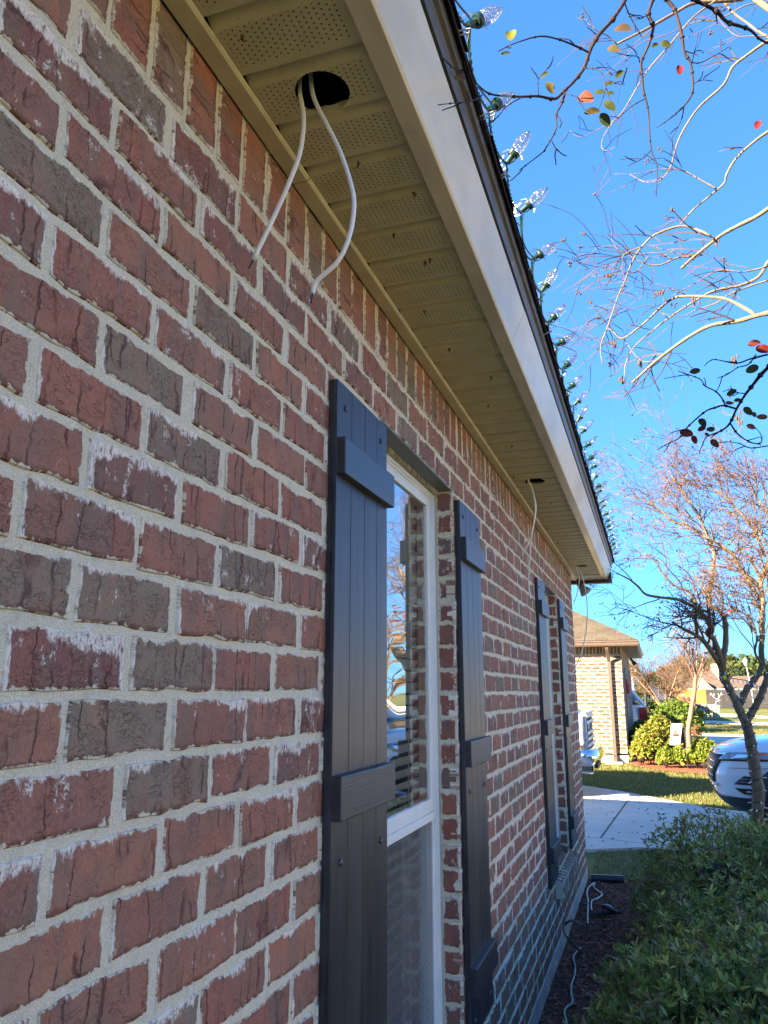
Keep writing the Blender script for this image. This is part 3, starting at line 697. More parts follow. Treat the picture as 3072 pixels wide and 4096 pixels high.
for i in (2, 3):
    for k in range(0, n, 2): c = np.array(o0 + ax * prof[i][1]); v[i, k] = c + (v[i, k] - c) * .90
a.build('bulb', M['lamp_body'], fl)

# ================================================================ GROUND
def ground_mat():
    g = G('lawn_soil'); p = g.pos(); n = g.noise(p, 1.1, 4, .6); f = g.noise(g.vmul(p, (1, .5, 1)), 45, 4, .7); l = g.noise(p, .25, 2)
    c = g.mix(g.ss(f, .3, .7), (.09, .115, .026), (.18, .20, .055)); c = g.mix(g.math('MULTIPLY', g.ss(n, .42, .62), .55), c, (.26, .22, .09)); c = g.mix(g.math('MULTIPLY', g.ss(l, .5, .7), .4), c, (.28, .235, .10))
    return g.set(color=c, rough=.95, spec=.1, normal=g.bump(f, .03, .8))
def concrete_mat():
    g = G('driveway_concrete'); p = g.pos(); n = g.noise(p, .9, 5, .6); f = g.noise(p, 130, 3, .6); st = g.noise(g.vmul(p, (.5, 2.2, 1)), 1.4, 5, .65)
    c = g.mix(g.ss(n, .35, .7), (.62, .57, .475), (.50, .465, .395)); c = g.mix(g.math('MULTIPLY', g.ss(st, .52, .72), .55), c, (.33, .31, .27)); c = g.mix(g.math('MULTIPLY', g.ss(g.noise(p, 2.3, 4, .7), .62, .72), .5), c, (.24, .22, .19)); c = g.mix(g.math('MULTIPLY', f, .25), c, (.50, .48, .44))
    return g.set(color=c, rough=.85, spec=.25, normal=g.bump(f, .002, .5))
M['lawn'] = ground_mat(); M['concrete'] = concrete_mat(); M['asphalt'] = plain('asphalt', (.055, .055, .055), .9, bump=.5, bscale=200)
def mulch_mat(name, a, b, c):
    g = G(name); p = g.pos(); v = g.n('TexVoronoi', 1, {'Vector': g.vmul(p, (60, 28, 40)), 'Scale': 1.0}); n = g.noise(p, 40, 4, .7)
    r = g.xyz(v)[0]
    col = g.mix(r, a, b); col = g.mix(g.ss(n, .55, .7), col, c); return g.set(color=col, rough=.95, spec=.1, normal=g.bump(g.math('ADD', r, n), .012, 1.0))
M['mulch'] = mulch_mat('mulch_dark', (.11, .052, .038), (.20, .105, .075), (.06, .032, .026)); M['mulch_red'] = mulch_mat('mulch_red', (.30, .085, .045), (.40, .16, .09), (.15, .05, .03))
def sheet(name, pts, z, mat, kind='structure', thick=None):
    mb = MB(); n = len(pts); P = [(x, y, z) for x, y in pts]
    area = sum(pts[i][0] * pts[(i + 1) % n][1] - pts[(i + 1) % n][0] * pts[i][1] for i in range(n))
    if area < 0: P = P[::-1]
    mb.add(P, [tuple(range(n))])
    if thick:
        Q_ = [(x, y, z - thick) for x, y, _ in P]
        for i in range(n): mb.quad(Q_[i], Q_[(i + 1) % n], P[(i + 1) % n], P[i])
    return tag(mb.build(name, mat), kind=kind)
sheet('lawn', [(-900, -300), (900, -300), (900, 1400), (-900, 1400)], -.02, M['lawn'])
# mulch bed along the wall
rngn = np.random.RandomState(2)
edge = [(1.75, y) for y in np.arange(-2, 8.6, .6)]
bed = [(-.0, -2)] + [(x + rngn.randn() * .03, y) for x, y in edge] + [(1.3, 8.75), (.8, 8.1), (.3, 7.85), (0, 7.8)]
sheet('mulch_bed', bed, .005, M['mulch'])
nC = 15000; cx = rngn.rand(nC) * 1.7; cy = 1.8 + rngn.rand(nC) ** .8 * 6.0; ang = rngn.rand(nC) * 6.28; ln_ = .015 + rngn.rand(nC) * .035; wd = .006 + rngn.rand(nC) * .010
Dv = np.stack([np.cos(ang), np.sin(ang), rngn.randn(nC) * .25], 1); Pv = np.stack([cx, cy, .008 + rngn.rand(nC) * .012], 1); Nv = np.tile([0, 0, 1.0], (nC, 1)) + rngn.randn(nC, 3) * .3
k = rngn.rand(nC, 1); cc = np.array([[.20, .095, .068]]) * (.35 + 2.0 * k) + np.array([[.05, .03, .022]]) * (rngn.rand(nC, 1) > .85)
def tint_mat(name, rough=.8, spec=.2, trans=0.0, var=.3, bump=0.0):
    g = G(name); t = g.attr('tint'); n = g.noise(g.obj(), 90, 2); c = g.mix(g.math('MULTIPLY', n, var), t, g.mix(.5, t, (0, 0, 0)))
    if trans:
        g.set(color=c, rough=rough, spec=spec); tl = g.n('BsdfTranslucent', 0, {'Color': g.mix(.35, c, (1, .9, .2), 'SCREEN') if False else c})
        g.t.links.new(g.n('MixShader', 0, {0: trans, 1: g.b.outputs[0], 2: tl}), g.out.inputs[0]); return g.m
    return g.set(color=c, rough=rough, spec=spec)
M['chips'] = tint_mat('bark_chips', .9, .1); M['leaf'] = tint_mat('leaf', .5, .22, .22); M['leaf_matte'] = tint_mat('leaf_matte', .7, .2, .30)
v, f, c = leaf_mesh(Pv, Dv, Nv, ln_, wd, cc, .1); tag(fast_mesh('wood_chips', v, f, c, M['chips']), kind='stuff')
# our driveway: slab with score joints
nearL = [(-14, 9.1), (-.11, 9.1), (.42, 9.40), (.95, 9.35), (1.5, 9.3), (3, 9.2), (14, 9.0)]
far = [(14, 13.0), (6, 12.6), (3.2, 12.3), (1.95, 12.45), (1.25, 12.95), (.56, 13.80), (.05, 14.4), (-.64, 15.04), (-3, 15.6), (-14, 15.8)]
sheet('driveway', nearL + far, .015, M['concrete'], thick=.06)
M['joint'] = plain('joint_dark', (.07, .07, .06), .95)
jt = MB()
for (a, b, wj) in (((-.01, 9.82), (.19, 13.17), .012), ((.19, 13.17), (.4, 14.0), .010), ((-1.5, 9.82), (-.01, 9.82), .010), ((-.01, 9.82), (.55, 9.60), .009), ((.55, 9.60), (3.0, 9.55), .009), ((3.2, 9.2), (3.2, 12.3), .01)):
    a = Vector((*a, .0155)); b = Vector((*b, .0155)); s_ = (b - a).cross(Vector((0, 0, 1))).normalized() * wj; jt.quad(a - s_, a + s_, b + s_, b - s_)
tag(jt.build('driveway_joints', M['joint']), kind='structure')
# beyond: neighbour's drive, pavements, street
c3 = Q(2250, 2300, 2.018)
sheet('neighbour_driveway', [(-6, 27.9), (2.2, 27.3), (14, 26.0), (14, 33.5), (2.2, 35.1), (-6, 35.5)], .01, M['concrete'], thick=.05)
sheet('pavement', [(1.0, 46.6), (3.2, 47.3), (6, 45.6), (9.5, 42), (14, 36), (15.6, 36.6), (11, 42.6), (7.2, 48.2), (3.4, 51.2), (1.0, 51)], .012, M['concrete'], thick=.05)
sheet('far_pavement', [(2.5, 64), (4.8, 63), (7.2, 58), (12, 50), (13.4, 50.6), (8.8, 59), (6.4, 67), (2.5, 67)], .012, M['concrete'], thick=.05)
sheet('street', [(12.5, -60), (20, -60), (20, 60), (26, 76), (60, 80), (60, 88), (20, 84), (13.5, 66), (12.5, 52)], .006, M['asphalt'])
sheet('pavement_strip', [(10.4, -40), (11.6, -40), (11.6, 36), (10.4, 36)], .012, M['concrete'], thick=.05)
# red mulch bed of the neighbour
sheet('neighbour_mulch_bed', [(-.0, 20.1), (.10, 19.5), (.5, 18.9), (1.0, 18.25), (1.7, 18.0), (2.5, 18.4), (3.1, 19.6), (3.2, 23), (2.6, 26.2), (0, 27.4)], .006, M['mulch_red'])
# leaf litter blown over the drive, bed and grass
nL = 420; rgl = np.random.RandomState(31); lx = -.4 + rgl.rand(nL) * 3.2; ly = 4.5 + rgl.rand(nL) ** .7 * 15; Pl = np.stack([lx, ly, np.full(nL, .020)], 1); Dl = rgl.randn(nL, 3) * [1, 1, .15]
v, f, c = leaf_mesh(Pl, Dl, np.tile([0, 0, 1.0], (nL, 1)) + rgl.randn(nL, 3) * .3, .025 + .03 * rgl.rand(nL), .014 + .014 * rgl.rand(nL), np.array([(.22, .12, .05), (.14, .07, .035), (.30, .19, .08), (.18, .05, .03)])[rgl.randint(0, 4, nL)], .3); LITTER = (v, f, c)
# grass blades where the lawn is seen close enough
def blades(name, poly_fn, n, h, seed, cols):
    rg = np.random.RandomState(seed); P = poly_fn(rg, n); n = len(P); D = np.stack([rg.randn(n) * .35, rg.randn(n) * .35, np.ones(n)], 1); N_ = rg.randn(n, 3)
    cc = np.array(cols)[rg.randint(0, len(cols), n)] * (.7 + .6 * rg.rand(n, 1)); L = h * (.6 + .8 * rg.rand(n))
    v, f, c = leaf_mesh(P, D, N_, L, L * .13 + .002, cc, .05); return tag(fast_mesh(name, v, f, c, M['leaf_matte']), kind='stuff')
def far_edge_y(x):
    pts = sorted([(a, b) for a, b in far]); return np.interp(x, [p[0] for p in pts], [p[1] for p in pts])
def lawn1(rg, n):
    x = -2.2 + rg.rand(n) * 7; y = 12.6 + rg.rand(n) ** 1.3 * 7.5; k = (y > far_edge_y(x) + .02) & (y < np.interp(x, [-2, .0, .5, 1, 1.7, 5], [20.3, 20.1, 18.9, 18.25, 18.0, 19])); return np.stack([x, y, np.full(n, -.02)], 1)[k]
GC = [(.13, .165, .036), (.175, .20, .052), (.26, .23, .09), (.10, .14, .028), (.30, .25, .11)]
blades('grass', lawn1, 52000, .045, 4, GC)
def lawn2(rg, n):
    x = -.0 + rg.rand(n) * 2.2; y = 7.85 + rg.rand(n) * 1.6; k = (y < np.interp(x, [-.11, .42, 1.5], [9.12, 9.42, 9.32])) & ((x < .35) | (y > 7.9)); return np.stack([x, y, np.full(n, -.02)], 1)[k]
blades('grass_patch', lawn2, 15000, .026, 5, [(.20, .23, .08), (.34, .29, .16), (.42, .35, .21), (.15, .18, .06)])
def lawn3(rg, n):
    x = 1 + rg.rand(n) * 8; y = 35.3 + rg.rand(n) * 11; return np.stack([x, y, np.full(n, -.02)], 1)
blades('grass_beyond_drive', lawn3, 12000, .06, 6, [(.13, .15, .04), (.19, .19, .065), (.24, .21, .09)])
# black drain pipe end and cables lying on the mulch
c4 = Q(2200, 3100, 1.9025)
dp = MB(); M['black_plastic'] = plain('black_plastic', (.02, .022, .028), .35)
a = onZ(*c4(312, 790), .03); b = onZ(*c4(560, 800), .03); dp.tube([(a.x, a.y, .035), (b.x, b.y, .035)], .035, 10); dp.build('x', M['black_plastic'])
bpy.data.objects['x'].name = 'drain_pipe'; tag(bpy.data.objects['drain_pipe'], 'short black plastic drain pipe lying between grass and mulch past the house corner', 'drain pipe')
def lying(name, pts, r, mat, label, cat, z=.02, group=None):
    P = smooth_pts([onZ(*c4(*p), z) for p in pts], 6); o = P[0]; mb = MB(); mb.tube([p - o for p in P], r, 6); q = mb.build(name, mat, smooth=True); q.location = o; return tag(q, label, cat, group)
M['wire_pale'] = plain('wire_pale', (.50, .55, .50), .4); M['hose'] = plain('wire_dark_green', (.015, .05, .035), .4)
lying('cable', [(335, 820), (300, 850), (281, 895), (290, 960), (288, 1030), (286, 1080), (289, 1130)], .0065, M['wire_pale'], 'pale cable lying on the dark mulch, the straighter one nearer the house', 'cable', group='pale cables on the mulch')
lying('cable', [(343, 823), (330, 845), (362, 880), (396, 910), (360, 940), (322, 955), (312, 990), (318, 1030)], .0065, M['wire_pale'], 'pale cable lying on the dark mulch, the one with a kink beside the shrub', 'cable', group='pale cables on the mulch')
lying('cable', [(235, 1315), (190, 1360), (178, 1400), (192, 1450), (188, 1520), (165, 1590), (162, 1660), (170, 1730), (125, 1770), (110, 1810), (130, 1900)], .005, M['wire_pale'], 'thin pale green cable winding over the mulch near the bottom of the photo', 'cable')
P = smooth_pts([onZ(*c4(230, 1340), .02), onX(*c4(160, 1270), .16), onX(*c4(110, 1200), .10), onX(*c4(108, 1145), .08), onX(*c4(150, 1112), .12), onX(*c4(200, 1118), .22), onX(*c4(262, 1150), .36)], 8)
mb = MB(); mb.tube(P, .007, 6); tag(mb.build('garden_wire', M['hose'], smooth=True), 'dark green wire arching up in a loop beside the foundation', 'wire')
pth = empty('path_light', (0, 0, 0), 'small black plastic path light lying in the mulch behind the near shrub', 'path light')
p0 = onZ(*c4(440, 1030), .05); a = MB(); a.lathe([(.005, .0), (.055, .004), (.06, .02), (.03, .035), (.01, .04)], p0, (.3, .2, 1), 16); a.build('cap', M['black_plastic'], pth, smooth=True)
a = MB(); a.tube([p0 + Vector((-.09, -.04, -.02)), p0 + Vector((.10, .02, -.01))], .012, 8); a.build('stake', M['black_plastic'], pth)
tag(fast_mesh('leaf_litter', *LITTER, M['leaf_matte']), kind='stuff')

# ================================================================ SHRUBS
def shrub(name, label, blobs, n, L, Wd, cols, seed, cat='shrub', group=None, up=.5, per=6, core=.52, mat='leaf', ztop=None, stems=True, core_col=(.02, .022, .012)):
    rg = np.random.RandomState(seed); P = []; Nn = []
    tot = sum(b[3] * b[4] for b in blobs)
    for cx, cy, cz, rx, ry, rz in blobs:
        m_ = int(n * rx * ry / tot); d = rg.randn(m_, 3); d /= np.linalg.norm(d, axis=1)[:, None]; d[:, 2] = np.abs(d[:, 2]) * 1.0 - .28 * (rg.rand(m_) < .35)
        wob = 1 + .10 * np.sin(d[:, 0] * 7 + seed) * np.cos(d[:, 1] * 6 + d[:, 2] * 5) + .05 * rg.randn(m_)
        sh_ = np.where(rg.rand(m_) < .22, .80 + .15 * rg.rand(m_), .97 + .08 * rg.rand(m_)) * wob
        p = np.array([cx, cy, cz]) + d * np.array([rx, ry, rz]) * sh_[:, None]
        nn_ = d / np.array([rx, ry, rz]); nn_ /= np.linalg.norm(nn_, axis=1)[:, None]
        k = p[:, 2] > .015
        for q in blobs:
            if q[:3] == (cx, cy, cz): continue
            k &= (((p - np.array(q[:3])) / np.array(q[3:])) ** 2).sum(1) > .62
        P.append(p[k]); Nn.append(nn_[k])
    P = np.vstack(P); Nn = np.vstack(Nn); m_ = len(P)
    ax = Nn * (1 - up) + np.array([0, 0, up]) + rg.randn(m_, 3) * .30; ax /= np.linalg.norm(ax, axis=1)[:, None]
    t1 = np.cross(ax, rg.randn(m_, 3)); t1 /= np.linalg.norm(t1, axis=1)[:, None]; t2 = np.cross(ax, t1)
    base = np.array(cols)[rg.randint(0, len(cols), m_)]
    PP = []; DD = []; NN = []; LL = []; CC = []
    for k in range(per):
        a = 2 * math.pi * k / per + rg.rand(m_) * 1.0; el = .25 + .75 * rg.rand(m_)
        D = (np.cos(a) * np.cos(el))[:, None] * t1 + (np.sin(a) * np.cos(el))[:, None] * t2 + np.sin(el)[:, None] * ax
        PP.append(P + ax * rg.rand(m_, 1) * L * .5); DD.append(D); NN.append(ax + rg.randn(m_, 3) * .25); LL.append(L * (.55 + .75 * rg.rand(m_))); CC.append(base * (.75 + .5 * rg.rand(m_, 1)))
    PP, DD, NN, CC = map(np.vstack, (PP, DD, NN, CC)); LL = np.concatenate(LL)
    e = empty(name, (blobs[0][0], blobs[0][1], 0), label, cat, group); inv = Matrix.Translation((-blobs[0][0], -blobs[0][1], 0))
    v, f, c = leaf_mesh(PP, DD, NN, LL, LL * Wd, CC, .12)
    o = fast_mesh('foliage', v, f, c, M[mat]); o.parent = e; o.matrix_parent_inverse = inv
    tw = MB()
    for b in blobs:
        for i in range(26 if stems else 8):
            a = rg.rand() * 6.28; r_ = rg.rand() ** .5 * .93; el = rg.rand() * .9
            t = Vector((b[0] + math.cos(a) * b[3] * r_, b[1] + math.sin(a) * b[4] * r_, max(.05, b[2] + b[5] * math.sqrt(max(0, 1 - r_ * r_)) * (1.0 + .06 * rg.rand()))))
            s0 = Vector((b[0] + math.cos(a) * b[3] * .15, b[1] + math.sin(a) * b[4] * .15, .0)); mdl = s0.lerp(t, .5) + Vector(rg.randn(3)) * .04
            tw.tube([s0, mdl, t], [.006, .004, .002], 4)
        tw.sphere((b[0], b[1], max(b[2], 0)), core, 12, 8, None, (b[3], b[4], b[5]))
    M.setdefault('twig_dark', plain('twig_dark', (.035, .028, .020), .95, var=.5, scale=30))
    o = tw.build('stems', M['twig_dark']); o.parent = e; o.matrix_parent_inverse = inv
    return e
DG = [(.22, .27, .05), (.27, .31, .065), (.35, .38, .085), (.17, .21, .05), (.52, .52, .15), (.36, .36, .15), (.26, .19, .09)]
shrub('azalea_shrub', 'dark green azalea mound nearest the camera, filling the bottom right corner', [(.92, 2.55, .10, .50, .62, .42), (.92, 3.35, .20, .62, .66, .55), (1.60, 3.1, .15, .6, .9, .58)], 8500, .038, .30, DG, 1)
shrub('azalea_shrub', 'middle dark green azalea mound, between the nearest one and the tall one by the driveway', [(1.04, 4.55, .16, .60, .56, .46), (1.70, 4.4, .16, .55, .7, .48)], 6000, .037, .30, DG, 2)
shrub('azalea_shrub', 'farthest dark green azalea mound before the driveway, with one bright shoot sticking up on top', [(1.06, 5.95, .27, .55, .72, .54), (1.60, 5.9, .26, .50, .85, .54), (1.45, 7.1, .15, .45, .5, .42)], 6000, .037, .28, DG, 3)
rg = np.random.RandomState(8); n = 34; b0_ = onY(2648, 3300, 6.1)
Pq = np.stack([b0_.x + rg.randn(n) * .008, np.full(n, 6.1) + rg.randn(n) * .008, b0_.z - .12 + rg.rand(n) * .19], 1)
v, f, c = leaf_mesh(Pq, np.stack([rg.randn(n), rg.randn(n), np.ones(n) * .8], 1), rg.randn(n, 3), np.full(n, .035), np.full(n, .011), np.tile([.13, .22, .03], (n, 1)), .1)
o_ = fast_mesh('bright_shoot', v, f, c, M['leaf']); az = [o for o in bpy.data.objects if o.name.startswith('azalea_shrub')][2]; o_.parent = az; o_.matrix_parent_inverse = Matrix.Translation(-az.location)
# neighbour's shrubs
YG = [(.20, .26, .03), (.26, .30, .045), (.14, .21, .025), (.30, .28, .05), (.36, .25, .05)]
GN = [(.06, .11, .02), (.09, .15, .03), (.05, .09, .02)]
def bl(Fx, Fy, Y, rx, ry, rz, dz=0): p = onY(Fx, Fy, Y); return (p.x, Y, max(p.z, 0) + dz, rx, ry, rz)
shrub('hedge_shrub', 'tall dark hedge shrub against the neighbour front wall, behind the bright yellow green bush', [bl(2590, 2970, 22.6, .45, 1.4, .52), bl(2650, 2950, 24.8, .55, 1.3, .62)], 2600, .075, .42, GN, 11, stems=False)
shrub('flowering_shrub', 'bright yellow green bush with orange tips in the red mulch by the neighbour brick corner', [bl(2600, 2995, 19.9, .34, .4, .50), bl(2640, 2975, 20.1, .30, .4, .62), bl(2565, 3020, 19.7, .22, .3, .34), bl(2685, 3005, 20.1, .24, .3, .42)], 1900, .06, .42, YG, 12, stems=False)
shrub('low_shrub', 'small low green shrub in the red mulch, left of the slim tree trunk', [bl(2665, 3042, 19.2, .18, .18, .24)], 330, .06, .4, YG[:3], 13, stems=False, group='low shrubs along the red mulch')
shrub('low_shrub', 'small low green shrub in the red mulch directly before the slim tree trunk', [bl(2720, 3040, 19.2, .17, .18, .22)], 330, .06, .4, YG[:3], 14, stems=False, group='low shrubs along the red mulch')
shrub('low_shrub', 'small low green shrub in red mulch between the slim trunk and the car nose', [bl(2788, 3038, 19.2, .17, .17, .26)], 330, .06, .4, YG[:3], 15, stems=False, group='low shrubs along the red mulch')
shrub('low_shrub', 'low yellow green shrub in the red mulch partly hidden by the parked car nose', [bl(2825, 3030, 19.0, .26, .26, .36)], 600, .06, .4, YG[:3], 16, stems=False, group='low shrubs along the red mulch')
shrub('round_shrub', 'round green shrub behind the garden flag, left of the slim tree', [bl(2712, 2895, 37, .95, 1.2, .90)], 1500, .11, .42, [(.12, .19, .03), (.18, .25, .04), (.09, .14, .02)], 17, stems=False)
shrub('rose_bush', 'leggy rose bush with a few coral red blooms right of the slim tree trunk', [bl(2786, 2975, 20.4, .11, .12, .42)], 90, .06, .45, [(.07, .11, .03), (.12, .15, .05), (.5, .10, .06)], 18, cat='rose bush')
shrub('dark_shrub', 'dark rounded shrub far behind the second white vehicle', [bl(2618, 2830, 44, .9, 1.2, 1.5)], 700, .16, .5, [(.03, .06, .015), (.05, .08, .02)], 19, stems=False)
shrub('garden_bed_plants', 'mixed pale flowering plants round the decorations before the wooden fence', [bl(2660, 2860, 50, 1.2, 1, .6), bl(2720, 2850, 52, 1.6, 1, .5)], 900, .13, .5, [(.10, .16, .05), (.45, .45, .40), (.30, .25, .38), (.16, .2, .05)], 20, stems=False)

# ================================================================ TREES
def bark(name, a, b, c):
    g = G(name); p = g.obj(); n = g.noise(g.vmul(p, (14, 14, 4)), 1.0, 4, .6); f = g.noise(g.vmul(p, (90, 90, 20)), 1.0, 3)
    col = g.mix(g.ss(n, .35, .65), a, b); col = g.mix(g.math('MULTIPLY', g.ss(g.noise(p, 7, 3), .58, .68), .7), col, c)
    return g.set(color=col, rough=.75, spec=.25, normal=g.bump(f, .004, .7))
M['bark'] = bark('crape_myrtle_bark', (.21, .155, .10), (.135, .10, .065), (.085, .06, .04)); M['bark_pale'] = bark('pale_branch_bark', (.235, .175, .11), (.16, .115, .075), (.14, .12, .07)); M['bark_twig'] = bark('twig_bark', (.15, .098, .055), (.11, .07, .042), (.07, .045, .03))
M['bark_shaded'] = bark('shade_painted_bark', (.034, .022, .020), (.026, .017, .016), (.045, .03, .024)); M['bark_pink'] = bark('smooth_pink_bark', (.30, .185, .115), (.24, .14, .09), (.2, .13, .08))  # dark bark copy: shade of the near branches is put into its colour
M['bark_fine'] = bark('fine_twig_bark', (.075, .050, .032), (.055, .036, .025), (.10, .07, .045)); M['pod'] = plain('seed_pod', (.10, .055, .03), .9)
class Tree:
    def __init__(s, seed): s.rg = random.Random(seed); s.tw = MB(); s.tips = []; s.nseg = 0
    def grow(s, p, d, L, r, lev, pull=(0, 0, .0), wig=.22, kids=(3, 5), shrink=.62, spread=.75, sides=4):
        rg = s.rg; n = max(3, int(5 + lev)); P = [p.copy()]; R_ = [r]; q = p.copy(); dd = d.normalized(); pl = Vector(pull)
        for i in range(n):
            dd = (dd + Vector([rg.gauss(0, wig) for _ in range(3)]) * .5 + pl * (.5 + .5 * i / n)).normalized(); q = q + dd * (L / n); P.append(q.copy()); R_.append(r * (1 - .75 * (i + 1) / n) + .0010)
        s.tw.tube(P, R_, sides if lev > 1 else 3, caps=False); s.nseg += n
        if lev <= 0: s.tips.append((P[-1], dd)); return
        for k in range(rg.randint(*kids)):
            i = rg.randint(max(1, n // 4), n); i = min(i, n); b = P[i]; t = (P[i] - P[i - 1]).normalized()
            side = t.cross(Vector([rg.gauss(0, 1) for _ in range(3)])).normalized(); nd = (t * (1 - spread * .6) + side * spread + Vector((0, 0, .12))).normalized()
            s.grow(b, nd, L * shrink * rg.uniform(.7, 1.2), max(R_[i] * .75, .0007), lev - 1, pull, wig, kids, shrink, spread, sides)
    def along(s, P, R_, n, L, lev, pull, kids=(3, 5), f0=.25, up=.3, **k):
        rg = s.rg
        for j in range(n):
            f = rg.uniform(f0, 1.0) * (len(P) - 1); i = min(int(f), len(P) - 2); b = P[i].lerp(P[i + 1], f - i); t = (P[i + 1] - P[i]).normalized()
            side = t.cross(Vector([rg.gauss(0, 1) for _ in range(3)])).normalized(); nd = (t * .65 + side * .7 + Vector((0, 0, up))).normalized()
            s.grow(b, nd, L * rg.uniform(.6, 1.25), max(.0009, (R_[i] if np.ndim(R_) else R_) * .45), lev, pull, kids=kids, **k)
def limbs(mb, specs, fn, sides=8):
    out = []
    for pts, r0, r1, Ya, Yb in specs:
        if sides == 7: r0, r1 = r0 * .84, r1 * .84
        n = len(pts); P = [onY(*fn(*p), Ya + (Yb - Ya) * i / max(1, n - 1)) for i, p in enumerate(pts)]; P = smooth_pts(P, 4); m_ = len(P)
        rr = random.Random(n * 7 + int(pts[0][0])); R_ = [(r0 + (r1 - r0) * i / (m_ - 1)) * (1 + .10 * rr.uniform(-1, 1)) for i in range(m_)]; mb.tube(P, R_, sides); out.append((P, R_))
    return out
def leaves_at(tips, n, size, cols, seed, droop=.3):
    rg = np.random.RandomState(seed); ix = rg.randint(0, len(tips), n); P = np.array([tuple(tips[i][0]) for i in ix]) + rg.randn(n, 3) * size * .6
    D = rg.randn(n, 3); D[:, 2] -= droop; C = np.array(cols)[rg.randint(0, len(cols), n)]; L = size * (.7 + .6 * rg.rand(n)); return leaf_mesh(P, D, rg.randn(n, 3), L, L * .5, C, .15)
def sub(e, o): o.parent = e; o.matrix_parent_inverse = Matrix.Translation(-e.location); return o
c5 = Q(2450, 1800, 2.458)
idt = lambda x, y: (x, y)
# --- crape myrtle beside the driveway, its trunk wound with lights
tA = empty('crape_myrtle', tuple(onZ(3041, 3478, 0)), 'forked crape myrtle wound with light strings, standing behind the azaleas by the driveway', 'tree')
tb = MB(); YA = tA.location.y
tr = limbs(tb, [([(3052, 3500), (3043, 3470), (3016, 3400), (3008, 3370), (3022, 3310), (3030, 3250), (3034, 3190), (3030, 3130), (3016, 3060), (3006, 2990), (2996, 2935), (2982, 2885)], 0.070, .048, YA, YA)], idt, 12)
tr += limbs(tb, [([(2984, 2892), (2962, 2850), (2940, 2800), (2919, 2761), (2900, 2720), (2888, 2680)], .043, .034, YA, YA - .05),
                 ([(2984, 2905), (2990, 2880), (3008, 2850), (3035, 2800), (3060, 2740), (3085, 2660), (3110, 2560)], .042, .030, YA, YA + .1),
                 ([(2950, 2830), (2968, 2800), (2985, 2760), (3010, 2730), (3035, 2690), (3048, 2660), (3045, 2600), (3050, 2540)], .034, .026, YA, YA + .25)], idt, 10)
tr += limbs(tb, [([(1072, 2150), (1040, 2080), (985, 2000), (930, 1920), (875, 1860), (820, 1822), (760, 1790), (700, 1760), (640, 1725), (590, 1690)], .032, .010, YA - .05, YA - .5),
                 ([(1078, 2170), (1060, 2060), (1030, 1950), (990, 1850), (930, 1800), (975, 1745), (968, 1710), (900, 1640), (820, 1560), (760, 1520), (640, 1470), (480, 1450), (330, 1420), (250, 1340), (160, 1270), (40, 1210)], .032, .006, YA - .05, YA - .9),
                 ([(1085, 2150), (1090, 2030), (1112, 1900), (1110, 1720), (1080, 1620), (1040, 1575), (970, 1530), (940, 1430), (905, 1380), (860, 1290), (800, 1230)], .034, .010, YA - .05, YA + .1),
                 ([(830, 1800), (815, 1650), (820, 1520), (760, 1400), (600, 1330), (470, 1180), (420, 1080), (310, 1020)], .018, .004, YA - .3, YA - .6),
                 ([(1505, 1520), (1430, 1440), (1380, 1360), (1310, 1240), (1250, 1150), (1190, 1040), (1100, 960), (1000, 900), (900, 850), (790, 790), (700, 740), (590, 690), (500, 620), (380, 520), (200, 470)], .026, .005, YA + .3, YA + .2),
                 ([(940, 1400), (975, 1290), (985, 1150), (1000, 1040), (960, 900), (900, 760), (850, 640), (740, 480), (640, 340), (575, 240), (535, 140), (610, 30)], .024, .004, YA + .2, YA + .6),
                 ([(1470, 1800), (1465, 1650), (1480, 1500), (1460, 1350), (1450, 1280), (1529, 1100), (1580, 950)], .03, .015, YA + .1, YA + .3),
                 ([(1190, 1040), (1240, 980), (1330, 920), (1400, 840), (1480, 760)], .014, .005, YA + .25, YA + .4),
                 ([(1500, 1050), (1400, 800), (1280, 640), (1150, 500), (1000, 380), (860, 300), (700, 300)], .018, .004, YA + .5, YA + .6),
                 ([(1560, 900), (1529, 620), (1420, 480), (1350, 330), (1250, 200)], .018, .004, YA + .6, YA + .7),
                 ([(1520, 2140), (1440, 2060), (1400, 1980), (1420, 1850), (1380, 1700), (1280, 1600), (1180, 1560)], .016, .005, YA + .2, YA - .2)], c5, 8)
sub(tA, tb.build('trunk', M['bark'], smooth=True))
T = Tree(21)
for i, (P, R_) in enumerate(tr):
    if i < 4: continue
    T.along(P, R_, {4: 8, 5: 11, 6: 5, 7: 7}.get(i, 23), .50, 3, (-.10, -.02, .04 if i > 7 else -.02), kids=(2, 3), f0=.2, up=.25 if i > 7 else .05)
print('tree A twigs', T.nseg)
tw_ = T.tw.build('twigs', M['bark_twig']); sub(tA, tw_)
v, f, c = leaves_at(T.tips, 1500, .030, [(.09, .025, .015), (.14, .06, .02), (.05, .018, .012), (.28, .03, .02), (.16, .07, .03)], 5); sub(tA, fast_mesh('leaves', v, f, c, M['leaf_matte']))
pd = MB(); rg = random.Random(6)
for t_ in rg.sample(T.tips, 260): pd.sphere(t_[0], rg.uniform(.005, .009), 5, 4)
sub(tA, pd.build('seed_pods', M['pod']))
